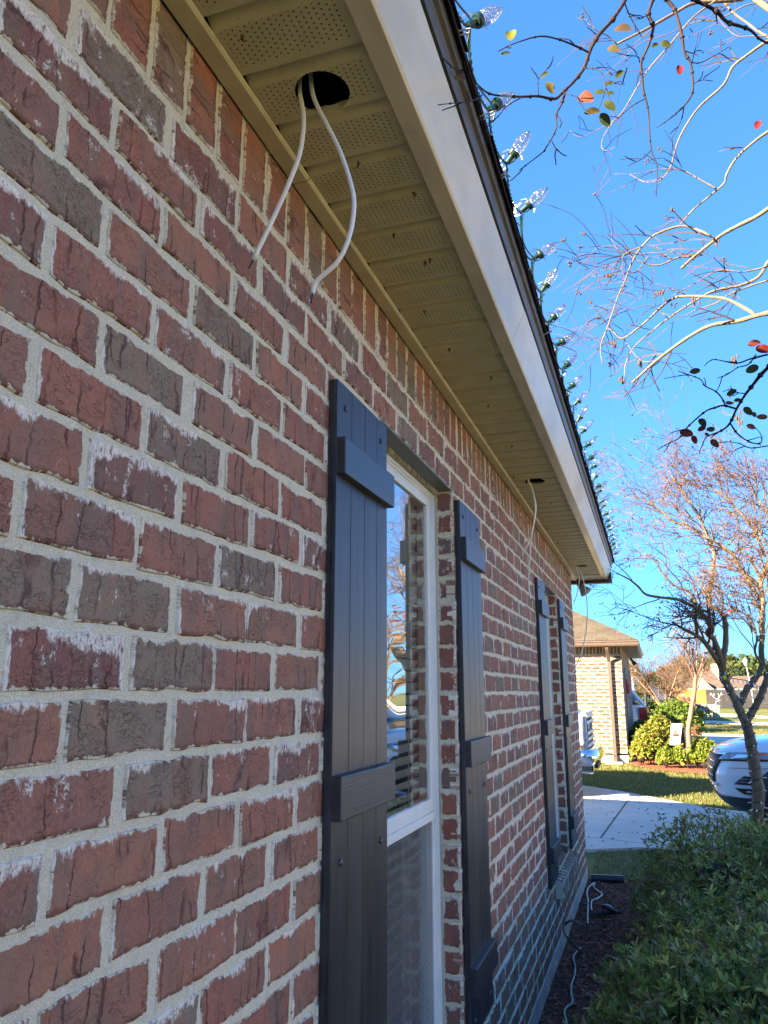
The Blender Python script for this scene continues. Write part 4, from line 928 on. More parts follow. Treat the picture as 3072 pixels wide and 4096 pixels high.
# lights wound round the trunk
def wound(label, segs, name='mini_light_string'):
    e = empty(name, tuple(segs[0][0][0]), label, 'string lights'); w_ = MB(); b_ = []
    for P, R_, turns, ph in segs:
        n = int(turns * 14); pts = []
        for k in range(n + 1):
            f_ = k / n * (len(P) - 1); i = min(int(f_), len(P) - 2); c_ = P[i].lerp(P[i + 1], f_ - i); t = (P[i + 1] - P[i]).normalized(); r_ = R_[i] + (R_[i + 1] - R_[i]) * (f_ - i) + .004
            a = t.cross(Vector((0, 1, 0))).normalized(); b = t.cross(a); an = ph + k / 14 * 6.283; o_ = a * math.cos(an) + b * math.sin(an)
            pts.append(c_ + o_ * r_ + t * (.012 * math.sin(an * .37 + ph)))
            if k % 5 == 2: b_.append((pts[-1], (o_ + t * random.Random(k).uniform(-.6, .6)).normalized()))
        w_.tube(pts, .0042, 5)
    sub(e, w_.build('wire', M['wire_green'])); return e, b_
M['mini'] = plain('mini_bulb', (.72, .80, .82), .25); M['mini_socket'] = M['socket']
tp = tr[0]
eL, bb = wound('green strings of tiny clear bulbs wound round the forked crape myrtle trunk', [(tr[0][0][4:], tr[0][1][4:], 15, 0), (tr[0][0][6:22], tr[0][1][6:22], 5, 2), (tr[1][0], tr[1][1], 5.5, 1), (tr[2][0][:20], tr[2][1][:20], 6, 2), (tr[3][0][:16], tr[3][1][:16], 4, 3)])
random.Random(3).shuffle(bb)
P = smooth_pts([onY(*c3(1340, 835), 8.6), onY(*c3(1400, 838), 8.62), onY(*c3(1470, 850), 8.7), onY(*c3(1540, 868), 8.75), onY(*c3(1575, 905), 8.8)], 5); ww = MB(); ww.tube(P, .004, 5); sub(eL, ww.build('wire', M['wire_green']))
bb = bb[:88] + [(P[i], Vector((.1, 0, -1))) for i in range(3, len(P), 3)]
for p, d in bb:
    m_ = MB(); m_.lathe([(.0050, 0), (.0050, .018)], (0, 0, 0), (0, 0, 1), 6); so_ = m_.build('socket', M['mini_socket'], eL) if False else None
    q = MB(); q.lathe([(.0052, .014), (.0058, .024), (.0035, .040), (.0008, .046)], (0, 0, 0), d, 6); q.lathe([(.0050, 0), (.0055, .014)], (0, 0, 0), d, 6, col=None)
    o_ = q.build('bulb', M['mini'], smooth=True); o_.location = p; o_.parent = eL; o_.matrix_parent_inverse = Matrix.Translation(-eL.location)
cn = empty('cord_connector', tuple(onY(*c3(1300, 830), 8.58)), 'black plug connector with a yellow label taped to the left fork of the crape myrtle', 'plug connector'); q = MB()
M['yellow'] = plain('label_yellow', (.75, .62, .03), .5)
a, b = onY(*c3(1265, 838), 8.56), onY(*c3(1340, 818), 8.56); q.tube([a, b], .019, 8); sub(cn, q.build('body', M['black_plastic'])); q = MB(); q.tube([a.lerp(b, .42), a.lerp(b, .78)], .021, 8); sub(cn, q.build('label_wrap', M['yellow'])); q = MB(); q.tube([a.lerp(b, .15), a.lerp(b, .30)], .0205, 8); sub(cn, q.build('plug', M['clipw']))

# --- branches overhead: a crape myrtle standing right of the frame, reaching over the picture
T0 = Q(1900, 0, 1.4155); T1 = Q(2350, 0, 2.298); T2 = Q(2350, 900, 2.298); dQ = Q(1400, 0, 2.765)
tB = empty('crape_myrtle', (2.55, 3.0, 0), 'crape myrtle reaching in over the top right with bare pale branches against the blue sky', 'tree')
lit = MB()
L1 = limbs(lit, [([(1500, -40), (1370, 0), (1000, 25), (820, 110), (600, 235), (480, 300), (270, 405)], .013, .006, 3.6, 3.3), ([(270, 405), (190, 330), (100, 290), (0, 215)], .004, .002, 3.3, 3.2),
     ([(1700, 340), (1659, 370), (1560, 440), (1450, 520), (1330, 620), (1250, 780), (1050, 960), (940, 1100), (850, 1260), (800, 1400), (770, 1520), (700, 1630), (620, 1665), (520, 1670), (385, 1600)], .010, .0016, 3.4, 3.7),
     ([(1200, -10), (1100, 60), (950, 180), (750, 420), (560, 640), (440, 830), (330, 1020), (240, 1110), (100, 1190), (0, 1245), (-90, 1255), (-160, 1200)], .0062, .0013, 3.5, 3.4),
     ([(240, 1110), (150, 1250), (130, 1350), (180, 1385), (275, 1335)], .003, .001, 3.4, 3.35),
     ([(1760, 1120), (1659, 1210), (1560, 1280), (1380, 1440), (1280, 1600), (1260, 1680), (1150, 1780), (980, 1920), (900, 2010), (850, 2068)], .009, .004, 3.6, 3.8),
     ([(1190, 1740), (1050, 1660), (850, 1560), (640, 1560), (480, 1595), (245, 1600)], .005, .0012, 3.7, 3.6),
     ([(1720, -20), (1640, 20), (1450, 50), (1200, 180), (1000, 200), (700, 330), (500, 390), (330, 540), (150, 690), (0, 745)], .005, .001, 3.8, 3.6),
     ([(1250, 10), (1330, 110), (1480, 220), (1570, 290), (1700, 360)], .007, .007, 3.6, 3.5), ([(1659, 330), (1500, 330), (1370, 330), (1250, 230), (1180, 130)], .003, .001, 3.4, 3.4)], T1, 7)
L2 = limbs(lit, [([(1760, 790), (1659, 810), (1550, 835), (1380, 885), (1150, 920), (980, 1000), (800, 1120), (620, 1260), (410, 1450)], .0130, .0065, 3.1, 3.3),
     ([(1550, 830), (1400, 740), (1270, 680), (1100, 660), (870, 655), (760, 690), (650, 780), (500, 920), (330, 1040), (260, 1000), (220, 960), (170, 960)], .0090, .0030, 3.2, 3.5),
     ([(1700, -180), (1560, -80), (1400, 0), (1250, 80), (1130, 170), (980, 290), (860, 400)], .0110, .0065, 3.0, 3.2),
     ([(1130, 100), (1000, 40), (850, 10), (620, 90), (500, 200), (420, 320), (350, 500), (280, 660), (180, 950), (120, 1120), (140, 1290)], .0066, .0026, 3.1, 3.2),
     ([(500, 200), (370, 250), (280, 330), (220, 400)], .0035, .002, 3.1, 3.1),
     ([(1760, 240), (1659, 340), (1570, 480), (1390, 560), (1180, 600), (1000, 690), (740, 860), (600, 970), (430, 1120), (350, 1280), (340, 1400)], .0100, .0020, 3.7, 3.6),
     ([(1659, 510), (1500, 560), (1300, 640), (1180, 720), (1000, 780), (860, 840), (680, 810)], .006, .0012, 3.9, 3.8),
     ([(1659, 380), (1440, 430), (1200, 420), (1000, 530), (800, 640), (640, 780)], .005, .0012, 3.5, 3.4),
     ([(970, 290), (830, 300), (660, 370), (520, 350), (400, 290), (280, 230), (220, 120), (220, 65)], .005, .0010, 3.3, 3.2),
     ([(780, 320), (640, 260), (430, 270), (330, 200), (110, 205), (20, 275)], .004, .001, 3.3, 3.2), ([(560, 290), (450, 420), (340, 430), (50, 370)], .003, .001, 3.6, 3.5), ([(740, 860), (580, 740), (400, 770), (190, 760)], .003, .001, 3.6, 3.5), ([(900, 640), (700, 560), (500, 520), (240, 505)], .003, .001, 3.6, 3.5),
     ([(180, 960), (120, 1050), (0, 1055), (-60, 1060)], .002, .001, 3.5, 3.5), ([(330, 1040), (480, 1240), (630, 1250)], .0025, .002, 3.5, 3.4)], T2, 7)
# trunk off frame and links to it
t0 = Vector((2.55, 3.0, 0)); cr_ = Vector((2.35, 3.05, 1.5))
for P_, r0, r1 in (([t0, Vector((2.5, 3.02, .7)), cr_, Vector((2.1, 3.2, 2.3)), L1[2][0][0]], .07, .010), ([cr_, Vector((2.0, 3.1, 2.2)), L2[0][0][0]], .04, .013), ([cr_, Vector((2.3, 2.8, 2.5)), Vector((2.0, 3.1, 3.6)), L1[0][0][0]], .045, .013),
                   ([Vector((2.1, 3.2, 2.3)), L1[5][0][0]], .02, .009), ([Vector((2.0, 3.1, 2.2)), L2[2][0][0]], .02, .011), ([Vector((2.1, 3.2, 2.3)), L2[5][0][0]], .02, .010), ([Vector((2.3, 2.8, 2.5)), Vector((1.9, 2.4, 3.6)), Vector((1.5, 2.1, 4.1))], .03, .012)):
    P_ = smooth_pts(P_, 5) if len(P_) > 2 else P_; lit.tube(P_, list(np.linspace(r0, r1, len(P_))), 8)
T = Tree(31)
for i, (P, R_) in enumerate(L1): T.along(P, R_, 4, .19, 1, (-.05, 0, -.03), kids=(1, 3), f0=.1, up=.0, wig=.17, spread=.6)
for i, (P, R_) in enumerate(L2): T.along(P, R_, 5, .22, 1, (-.06, 0, -.02), kids=(1, 3), f0=.1, up=.05, wig=.17, spread=.6)
sub(tB, lit.build('pale_branches', M['bark_pale'], smooth=True)); sub(tB, T.tw.build('twigs', M['bark_fine']))
pd = MB(); rg = random.Random(9)
for t_ in rg.sample(T.tips, 26):
    for k in range(5): pd.sphere(t_[0] + Vector((rg.gauss(0, .006), rg.gauss(0, .006), rg.gauss(0, .008))), .005, 5, 4)
for (x, y) in ((205, 470), (480, 1280), (235, 1090), (320, 1430), (1345, 1250), (1395, 1775), (985, 695), (680, 640), (1175, 150)):
    c_ = onY(*T2(x, y), 3.3)
    for k in range(7): pd.sphere(c_ + Vector((rg.gauss(0, .007), rg.gauss(0, .007), rg.gauss(0, .012))), .008, 5, 4, None, (.6, .6, 1.3))
sub(tB, pd.build('seed_pods', M['pod']))
dk = MB()  # near branches in shade, drawn with the darkened bark copy
D1 = limbs(dk, [([(860, -60), (850, 0), (780, 110), (700, 200), (650, 290), (620, 380), (570, 450), (500, 520), (450, 560), (360, 545), (270, 548), (200, 545), (80, 530), (0, 465)], .0075, .0022, 2.0, 1.50),
     ([(640, 295), (580, 265), (480, 225), (370, 205), (240, 240), (130, 290)], .0035, .0014, 1.78, 1.55), ([(510, 530), (490, 590), (460, 650), (460, 730), (400, 840), (380, 865), (250, 965)], .0030, .0013, 1.66, 1.55),
     ([(430, 790), (465, 855)], .0015, .001, 1.6, 1.6), ([(270, 548), (180, 600), (130, 660), (70, 700)], .0020, .0010, 1.6, 1.45), ([(360, 545), (360, 450), (420, 378)], .0014, .0008, 1.6, 1.58), ([(620, 385), (680, 390), (720, 420), (740, 500), (700, 620)], .0018, .0009, 1.75, 1.7), ([(735, 470), (850, 478)], .0012, .0008, 1.72, 1.7), ([(500, 525), (585, 550)], .0012, .0008, 1.66, 1.64)], T0, 7)
D1 += limbs(dk, [([(1380, 880), (1310, 850), (1240, 800), (1170, 760), (1105, 740)], .0020, .0009, 1.48, 1.20), ([(1460, 1050), (1410, 1090), (1300, 1125), (1150, 1140), (975, 1160)], .0018, .0009, 1.45, 1.12)], dQ, 6)
D1 += limbs(dk, [([(620, -60), (600, 0), (560, 130), (590, 200), (605, 260), (560, 420), (495, 570), (500, 680), (515, 840), (545, 950), (560, 1050), (585, 1370), (640, 1530), (630, 1800)], .0060, .0011, 2.0, 2.1),
     ([(700, -40), (730, 0), (800, 90), (860, 290), (890, 480), (945, 570), (965, 700), (965, 850), (890, 970), (770, 1080), (640, 1170)], .0060, .0014, 2.0, 2.1), ([(890, 970), (860, 1110), (770, 1275)], .0018, .001, 2.1, 2.1), ([(585, 1380), (500, 1460), (370, 1525)], .0018, .001, 2.1, 2.1),
     ([(940, -40), (990, 0), (1180, 100), (1280, 200), (1400, 240), (1500, 280), (1600, 370), (1720, 420)], .0068, .0030, 2.0, 2.2), ([(950, 575), (1040, 575), (1170, 510), (1300, 430)], .0018, .001, 2.05, 2.1), ([(960, 575), (990, 450), (1020, 300)], .0016, .001, 2.05, 2.1), ([(970, 770), (1050, 735), (1150, 745)], .0016, .001, 2.1, 2.1), ([(555, 135), (490, 170), (425, 178)], .0016, .001, 2, 2), ([(340, 20), (380, 130), (470, 290), (500, 340)], .0022, .001, 2.0, 2.1), ([(525, 910), (430, 960), (330, 1040), (280, 1090)], .0018, .001, 2.1, 2.1), ([(480, 575), (460, 520), (370, 510), (250, 480)], .0016, .001, 2.0, 1.95)], T1, 6)
D1 += limbs(dk, [([(1700, 1260), (1659, 1310), (1590, 1380), (1520, 1470), (1450, 1560), (1370, 1690), (1310, 1820), (1230, 1890), (1080, 1950)], .0058, .0020, 2.2, 2.35), ([(1370, 1690), (1250, 1660), (1170, 1680), (1090, 1710), (980, 1800), (900, 1880), (840, 1960), (760, 2000), (700, 2030), (640, 2070)], .0030, .0010, 2.3, 2.35),
     ([(1310, 1820), (1380, 1920), (1480, 1990), (1560, 2010), (1600, 1990), (1590, 1920), (1530, 1850)], .0026, .001, 2.3, 2.4), ([(1270, 1670), (1240, 1600), (1180, 1530), (1080, 1480), (1040, 1420), (930, 1380), (820, 1390), (700, 1412)], .0024, .0009, 2.3, 2.3), ([(1450, 1550), (1360, 1535), (1310, 1480)], .0018, .001, 2.3, 2.3), ([(1659, 1190), (1500, 1230), (1370, 1270), (1200, 1240), (1140, 1235)], .0030, .001, 2.25, 2.3), ([(1550, 1190), (1480, 1280), (1380, 1310), (1300, 1365), (1190, 1410)], .0020, .001, 2.25, 2.3), ([(1659, 2030), (1500, 2050), (1400, 2010), (1290, 1990)], .002, .001, 2.3, 2.3)], T2, 6)
T = Tree(41)
for P, R_ in D1: T.along(P, R_, 2, .05, 0, (-.03, 0, -.03), kids=(0, 1), f0=.2, up=.0, wig=.3)
bu = MB()
for P, R_ in D1:                      # buds and knots
    for i in range(3, len(P) - 1, 5): dk.sphere(P[i], R_[i] * 1.55 + .0006, 6, 4)
sub(tB, dk.build('shaded_branches', M['bark_shaded'], smooth=True)); sub(tB, T.tw.build('shaded_twigs', M['bark_shaded']))
tk = MB(); P_ = smooth_pts([Vector((2.3, 2.8, 2.5)), Vector((1.9, 2.3, 3.4)), D1[0][0][0] + Vector((.15, .1, .35)), D1[0][0][0]], 6); tk.tube(P_, list(np.linspace(.02, .0075, len(P_))), 7)
for k in (11, 12, 15, 23): tk.tube([Vector((1.9, 2.3, 3.4)), D1[k][0][0] + Vector((.1, .0, .1)), D1[k][0][0]], [.008, .007, .0055], 6)
sub(tB, tk.build('upper_limb', M['bark_shaded'], smooth=True))
GR, OR, RD = (.10, .125, .028), (.30, .14, .05), (.36, .035, .04)
LV = [(T0, 205, 215, 65, 90, (.30, .30, .04), 1.56), (T0, 162, 310, 60, 15, GR, 1.56), (T0, 388, 433, 58, 40, GR, 1.6), (T0, 418, 487, 70, -60, (.22, .17, .04), 1.62), (T0, 622, 550, 74, -20, (.40, .11, .05), 1.66), (T0, 820, 172, 95, 5, (.20, .12, .06), 1.7), (T0, 775, 280, 70, -10, (.18, .13, .05), 1.75), (T0, 1012, 265, 45, 30, GR, 1.9), (T0, 1068, 248, 58, -15, GR, 1.9), (T0, 810, 430, 62, 45, GR, 1.72), (T0, 748, 480, 62, 15, GR, 1.72), (T0, 697, 525, 60, 0, GR, 1.7), (T0, 755, 532, 50, 0, GR, 1.7), (T0, 752, 592, 76, -35, GR, 1.7), (T0, 648, 642, 92, 10, (.20, .15, .05), 1.7), (T0, 727, 668, 84, -55, GR, 1.7), (T0, 1157, 408, 60, 85, RD, 3.2), (T0, 1600, 718, 55, 75, RD, 3.3),
      (T2, 970, 1345, 100, 10, (.16, .13, .05), 2.3), (T2, 1592, 1140, 140, -10, (.30, .03, .02), 2.25), (T2, 1512, 1095, 120, 10, (.24, .04, .03), 2.25), (T2, 1492, 1335, 130, 25, GR, 2.25), (T2, 1308, 1550, 105, 30, GR, 2.3), (T2, 1290, 1635, 70, -10, OR, 2.3), (T2, 1366, 1613, 70, 10, GR, 2.3), (T2, 1462, 1700, 95, -45, GR, 2.3), (T2, 1522, 1732, 60, -50, OR, 2.3), (T2, 1585, 1765, 105, 0, OR, 2.3), (T2, 1486, 1850, 85, -20, (.40, .16, .07), 2.3), (T2, 887, 1908, 125, -10, (.34, .07, .04), 2.33), (T2, 1037, 1880, 80, 25, (.30, .04, .04), 2.33), (T2, 1116, 1875, 82, 0, GR, 2.33), (T2, 1047, 1808, 90, -55, (.07, .08, .03), 2.33), (T2, 976, 1960, 80, -65, (.34, .04, .03), 2.33), (T2, 1158, 1997, 95, -45, (.22, .11, .05), 2.33), (T2, 1090, 1922, 45, -20, OR, 2.33), (dQ, 1190, 862, 120, -3, (.36, .20, .14), 1.22)]
pv = []; dv = []; nv = []; lv = []; wv = []; cv = []; rgn = np.random.RandomState(4)
for fn, x, y, ln, an, col, Y in LV:
    a = R(an); s_ = 1
    p0 = onY(*fn(x - ln / 2 * math.cos(a), y + ln / 2 * math.sin(a)), Y); p1 = onY(*fn(x + ln / 2 * math.cos(a), y - ln / 2 * math.sin(a)), Y + rgn.uniform(-.01, .01))
    d = p1 - p0; pv.append(p0); dv.append(d); nn_ = Vector((rgn.uniform(-.3, .3), -1, rgn.uniform(-.5, .2))); nv.append(nn_); lv.append(d.length * 1.28); wv.append(d.length * rgn.uniform(.62, .78)); cv.append([q * .5 for q in col])
v, f, c = leaf_mesh(np.array([tuple(p) for p in pv]), np.array([tuple(p) for p in dv]), np.array([tuple(p) for p in nv]), np.array(lv), np.array(wv), np.array(cv), .3)
lo_ = fast_mesh('leaves', v, f, c, M['leaf_matte'], smooth=True); ssd = lo_.modifiers.new('s', 'SUBSURF'); ssd.levels = ssd.render_levels = 2; sub(tB, lo_)

# --- slim crape myrtle in the neighbour's red bed
tC = empty('crape_myrtle', (onY(2755, 3050, 19.6).x, 19.6, 0), 'slim crape myrtle with pink tan trunk in the red mulch, right of the garden flag', 'tree'); YC = tC.location.y
c6 = Q(2480, 2560, 4.097); tb = MB()
tr = limbs(tb, [([(1135, 1960), (1135, 1800), (1125, 1600), (1120, 1450), (1150, 1280), (1175, 1100), (1205, 950), (1225, 800), (1235, 640), (1240, 580)], .062, .042, YC, YC), ([(1190, 1200), (1225, 1050), (1240, 850), (1290, 720), (1350, 520), (1400, 380)], .022, .016, YC + .1, YC + .3),
    ([(1240, 600), (1210, 500), (1140, 320), (1090, 180), (1040, 60), (960, -80), (900, -200)], .026, .006, YC, YC - .2), ([(1240, 590), (1235, 450), (1210, 330), (1190, 230), (1150, 100), (1130, -60), (1120, -250)], .024, .006, YC, YC + .1),
    ([(1245, 590), (1255, 400), (1260, 250), (1250, 80), (1260, -100), (1300, -330)], .022, .005, YC, YC + .2), ([(1245, 600), (1310, 480), (1370, 280), (1410, 180), (1480, 20), (1560, -160)], .022, .005, YC, YC + .3), ([(1215, 640), (1180, 560), (1130, 440), (1060, 340), (1000, 240), (900, 120), (800, 40)], .014, .004, YC, YC - .4)], c6, 8)
sub(tC, tb.build('trunk', M['bark_pink'], smooth=True)); T = Tree(51)
for P, R_ in tr[2:]: T.along(P, R_, 10, .8, 1, (0, 0, .06), kids=(2, 4), f0=.15, up=.5)
sub(tC, T.tw.build('twigs', M['bark_twig'])); v, f, c = leaves_at(T.tips, 70, .06, [(.25, .2, .05), (.3, .1, .04)], 7); sub(tC, fast_mesh('leaves', v, f, c, M['leaf_matte']))
# --- round bare tree further back
def round_tree(name, label, base, H, hw, seed, colr, lcol, nl, r=.07, spread=.8, forks=4, lev=3, cat='tree', group=None, ls=.06, pull=(0, 0, .02)):
    e = empty(name, base, label, cat, group); T = Tree(seed); rg = random.Random(seed); b = Vector(base); tb = MB()
    for i in range(forks):
        a = 6.28 * i / forks + rg.random(); top = b + Vector((math.cos(a) * hw * .45, math.sin(a) * hw * .45, H * .52)); mid = b + Vector((math.cos(a) * hw * .10, math.sin(a) * hw * .10, H * .25))
        P = smooth_pts([b + Vector((math.cos(a), math.sin(a), 0)) * r * .6, mid, top, top + Vector((math.cos(a) * hw * .4, math.sin(a) * hw * .4, H * .22))], 4); R_ = list(np.linspace(r, r * .22, len(P))); tb.tube(P, R_, 6)
        T.along(P, R_, int(spread * 9), hw * .42, lev, pull, kids=(2, 4), f0=.42, up=.35)
    sub(e, tb.build('trunk', colr, smooth=True)); sub(e, T.tw.build('twigs', M['bark_twig']))
    if nl: v, f, c = leaves_at(T.tips, nl, ls, lcol, seed); sub(e, fast_mesh('leaves', v, f, c, M['leaf_matte']))
    return e
p = onY(2664, 2860, 38); round_tree('crape_myrtle', 'round bare tan crape myrtle beyond the neighbour drive, before the orange fence', (p.x, 38, 0), 4.1, 2.3, 61, M['bark_pink'], [(.20, .11, .06), (.24, .15, .08)], 1500, .07, 2.6, 7, 3, ls=.07)
p = onY(2600, 2860, 44); round_tree('crape_myrtle', 'small dark tree with red leaves behind the second white vehicle', (p.x, 46, 0), 3.0, 1.4, 62, M['bark'], [(.32, .07, .05), (.16, .05, .03), (.42, .12, .07)], 1300, .05, 1.2, 4, 2, ls=.10)
# trees standing right of the frame, seen reflected in the window and lining the street
for i, (x, y, H, lab) in enumerate([(4.6, 15.5, 4.6, 'bare crape myrtle on the lawn strip right of the frame, mirrored in the window'), (9.2, 24.0, 5.0, 'bare street tree beyond the parked car, mirrored in the window')]):
    round_tree('crape_myrtle', lab, (x, y, 0), H, 2.0, 70 + i, M['bark'], [(.20, .06, .035), (.18, .09, .04)], 350, .07, 1.3, 5, 2, ls=.09)

# ================================================================ VEHICLES
def paint(name, c, metal=.0, rough=.22):
    g = G(name); return g.set(color=c, rough=rough, metal=metal, coat=1.0, coatr=.04, spec=.5)
M['paint_white'] = paint('car_paint_silver_white', (.72, .73, .74)); M['paint_pure'] = paint('car_paint_white', (.74, .74, .73)); M['paint_truck'] = paint('truck_paint', (.55, .57, .58))
M['chrome'] = plain('chrome', (.70, .71, .72), .08, metal=1.0, var=.03); M['car_black'] = plain('car_black_plastic', (.018, .019, .021), .45, var=.2); M['tyre'] = plain('tyre', (.016, .016, .016), .85, var=.3)
M['rim'] = plain('rim', (.35, .36, .37), .3, metal=.8); M['car_glass'] = plain('car_glass', (.012, .015, .018), .04, spec=.9); M['red_lens'] = plain('red_lens', (.35, .02, .02), .15, coat=1.0); M['pale_lens'] = plain('pale_lens', (.26, .29, .32), .05, coat=1.0, var=.35, scale=30); M['red_reflector'] = plain('amber_reflector', (.55, .13, .07), .2)
def slices(sl, n=28, pw=3.2):
    """stack of rounded plan outlines: (z, s_front, s_rear, half width, front roundness)"""
    V = []
    for z, sf, sr, hw, rn in sl:
        c = (sf + sr) / 2; a = (sr - sf) / 2
        for k in range(n):
            t = 2 * math.pi * (k + .5) / n; ct, st = math.cos(t), math.sin(t)
            p = rn if ct < 0 else 6.0
            x = math.copysign(abs(ct) ** (2 / p) if ct >= 0 else abs(ct) ** (2 / p), ct); y = math.copysign(abs(st) ** (2 / 5.0), st)
            V.append((c + a * x, hw * y, z))
    m_ = len(sl); F = [(i * n + k, i * n + (k + 1) % n, (i + 1) * n + (k + 1) % n, (i + 1) * n + k) for i in range(m_ - 1) for k in range(n)]
    F += [tuple(range(n))[::-1], tuple(range((m_ - 1) * n, m_ * n))]; return V, F
def veh(name, label, loc, flip, cat):
    e = empty(name, loc, label, cat); e.rotation_euler = (0, 0, math.pi if flip else 0); return e
def wheel(e, s, t, r=.345):
    o = empty('wheel', (0, 0, 0)); o.parent = e; sg = 1 if t > 0 else -1
    a = MB(); a.lathe([(r * .62, .0), (r * .97, .0), (r, .03), (r, .19), (r * .96, .215), (r * .62, .215)], (s, t, r), (0, -sg, 0), 32); a.build('tyre', M['tyre'], o, smooth=True)
    a = MB(); a.lathe([(r * .62, .012), (r * .60, .05)], (s, t, r), (0, -sg, 0), 28)
    for k in range(5):
        an = 6.283 * k / 5; d = Vector((math.cos(an), 0, math.sin(an))); a.tube([Vector((s, t - sg * .01, r)), Vector((s, t - sg * .01, r)) + d * r * .60], [.05, .035], 5)
    a.build('rim', M['rim'], o)
SUVP = [(.20, .22, .93, 2.6), (.26, .12, .97, 2.7), (.32, .06, .99, 2.8), (.36, .03, 1, 2.9), (.44, .0, 1, 2.9), (.60, -.02, 1, 2.9), (.70, .0, 1, 2.8), (.80, .04, 1, 2.7), (.87, .09, .99, 2.6), (.885, .13, .985, 2.6), (.91, .19, .98, 2.6), (.95, .30, .965, 2.6), (.99, .48, .95, 2.6), (1.02, .70, .93, 2.7), (1.05, .95, .91, 2.8), (1.065, 1.15, .89, 3)]; SUVP = [(z + .10, a, b, c) for z, a, b, c in SUVP]
def suv_body(e, paintm, L=4.48, hw=.925, H=1.66, name='body', flipstyle=False):
    H = H + .09; low = [(z, f, L - .02 - .08 * max(0, z - .7), hw * k, p) for z, f, k, p in SUVP]
    zz = np.linspace(low[0][0], low[-1][0], 40); cols_ = list(zip(*low)); fine = [(z,) + tuple(np.interp(z, cols_[0], cols_[j]) for j in range(1, 5)) for z in zz]
    V, F = slices(fine, 110); a = MB(); a.add(V, F); b = a.build(name, paintm, e, smooth=True)
    gh = [(1.15, 1.05, L - .12, hw * .90, 3.0), (1.34, 1.35, L - .22, hw * .86, 3.2), (1.54, 1.70, L - .36, hw * .79, 3.4), (H - .06, 1.98, L - .50, hw * .72, 3.4)]
    V, F = slices(gh, 44); a = MB(); a.add(V, F); a.build('windows', M['car_glass'], e, smooth=True)
    rf_ = [(H - .075, 1.95, L - .44, hw * .735, 3.4), (H - .02, 2.02, L - .46, hw * .70, 3.4), (H, 2.2, L - .6, hw * .55, 3.2)]
    V, F = slices(rf_, 44); a = MB(); a.add(V, F); a.build('roof', paintm, e, smooth=True)
    a = MB()
    for sg in (-1, 1):
        for P in (((1.12, .885, 1.17), (1.72, .80, 1.53), (2.02, .70, H - .05)), ((2.35, .85, 1.17), (2.40, .80, 1.5), (2.42, .70, H - .05)), ((3.35, .85, 1.17), (3.32, .80, 1.5), (3.25, .70, H - .05)), ((L - .22, .82, 1.17), (L - .40, .76, 1.5), (L - .60, .66, H - .05))):
            a.tube([(p[0], sg * p[1] * hw / .925, p[2]) for p in P], [.035, .035, .03], 5)
    a.build('pillars', paintm, e); return b
# silver white SUV on our driveway, nose towards the garage
nose = onY(*c3(1188, 1600), 10.75)
su = veh('parked_suv', 'silver white SUV parked nose left at the right edge, with black lower bumper', (nose.x + .03, 10.98, .015), False, 'car')
suv_body(su, M['paint_white']); HW = .925
def patch(name, pts, mat, e, off=.006, thick=.01, bev=0):
    """a panel lying on the body: pts (s, t, z) outline, pushed outwards along its normal"""
    P = [Vector(p) for p in pts]; nrm = (P[1] - P[0]).cross(P[2] - P[0]).normalized(); c = sum(P, Vector()) / len(P)
    if nrm.dot(c - Vector((2.2, 0, .7))) < 0: P = P[::-1]; nrm = -nrm
    a = MB(); n = len(P); a.add([p + nrm * off for p in P] + [p - nrm * thick for p in P], [tuple(range(n))] + [(i + n, (i + 1) % n + n, (i + 1) % n, i) for i in range(n)])
    return a.build(name, mat, e, bevel=bev)
def surf(z, t, front=0, L=4.48):
    """s of the body front at height z and lateral t (matches suv_body)"""
    low = SUVP
    sf = np.interp(z, [q[0] for q in low], [q[1] for q in low]); hwz = HW * np.interp(z, [q[0] for q in low], [q[2] for q in low]); p = np.interp(z, [q[0] for q in low], [q[3] for q in low])
    Lr = L - .02 - .08 * max(0, z - .7); a = (Lr - sf) / 2; c = (Lr + sf) / 2; st = min(.9999, (abs(t) / hwz) ** 2.5); ct = math.sqrt(max(0, 1 - st * st)); return c - a * ct ** (2 / p)
def wrap(name, outline, mat, e, off=.010, sub_=6, L=4.48):
    """panel following the curved front: outline in (t, z); bilinear patch of 4 corners"""
    (t0, z0), (t1, z1), (t2, z2), (t3, z3) = outline; a = MB(); V = []; n = sub_
    for i in range(n + 1):
        for k in range(n + 1):
            u, v = i / n, k / n; t = (t0 * (1 - u) + t1 * u) * (1 - v) + (t3 * (1 - u) + t2 * u) * v; z = (z0 * (1 - u) + z1 * u) * (1 - v) + (z3 * (1 - u) + z2 * u) * v
            V.append((surf(z, t, L=L) - off * .9, t * 1.0 + math.copysign(off * .7, t), z))
    F = [(i * (n + 1) + k, (i + 1) * (n + 1) + k, (i + 1) * (n + 1) + k + 1, i * (n + 1) + k + 1) for i in range(n) for k in range(n)]
    a.add(V, F); o = a.build(name, mat, e, smooth=True); s_ = o.modifiers.new('t', 'SOLIDIFY'); s_.thickness = .012; return o
wrap('grille', [(-.46, .60), (.46, .60), (.60, .92), (-.60, .92)], M['car_black'], su, .004)
for z in (.67, .75, .83): wrap('grille_bar', [(-.47, z), (.47, z), (.47, z + .014), (-.47, z + .014)], M['chrome'], su, .012)
wrap('grille_surround', [(-.62, .92), (.62, .92), (.64, .945), (-.64, .945)], M['chrome'], su, .014); wrap('grille_surround', [(-.55, .56), (.55, .56), (.55, .59), (-.55, .59)], M['chrome'], su, .014)
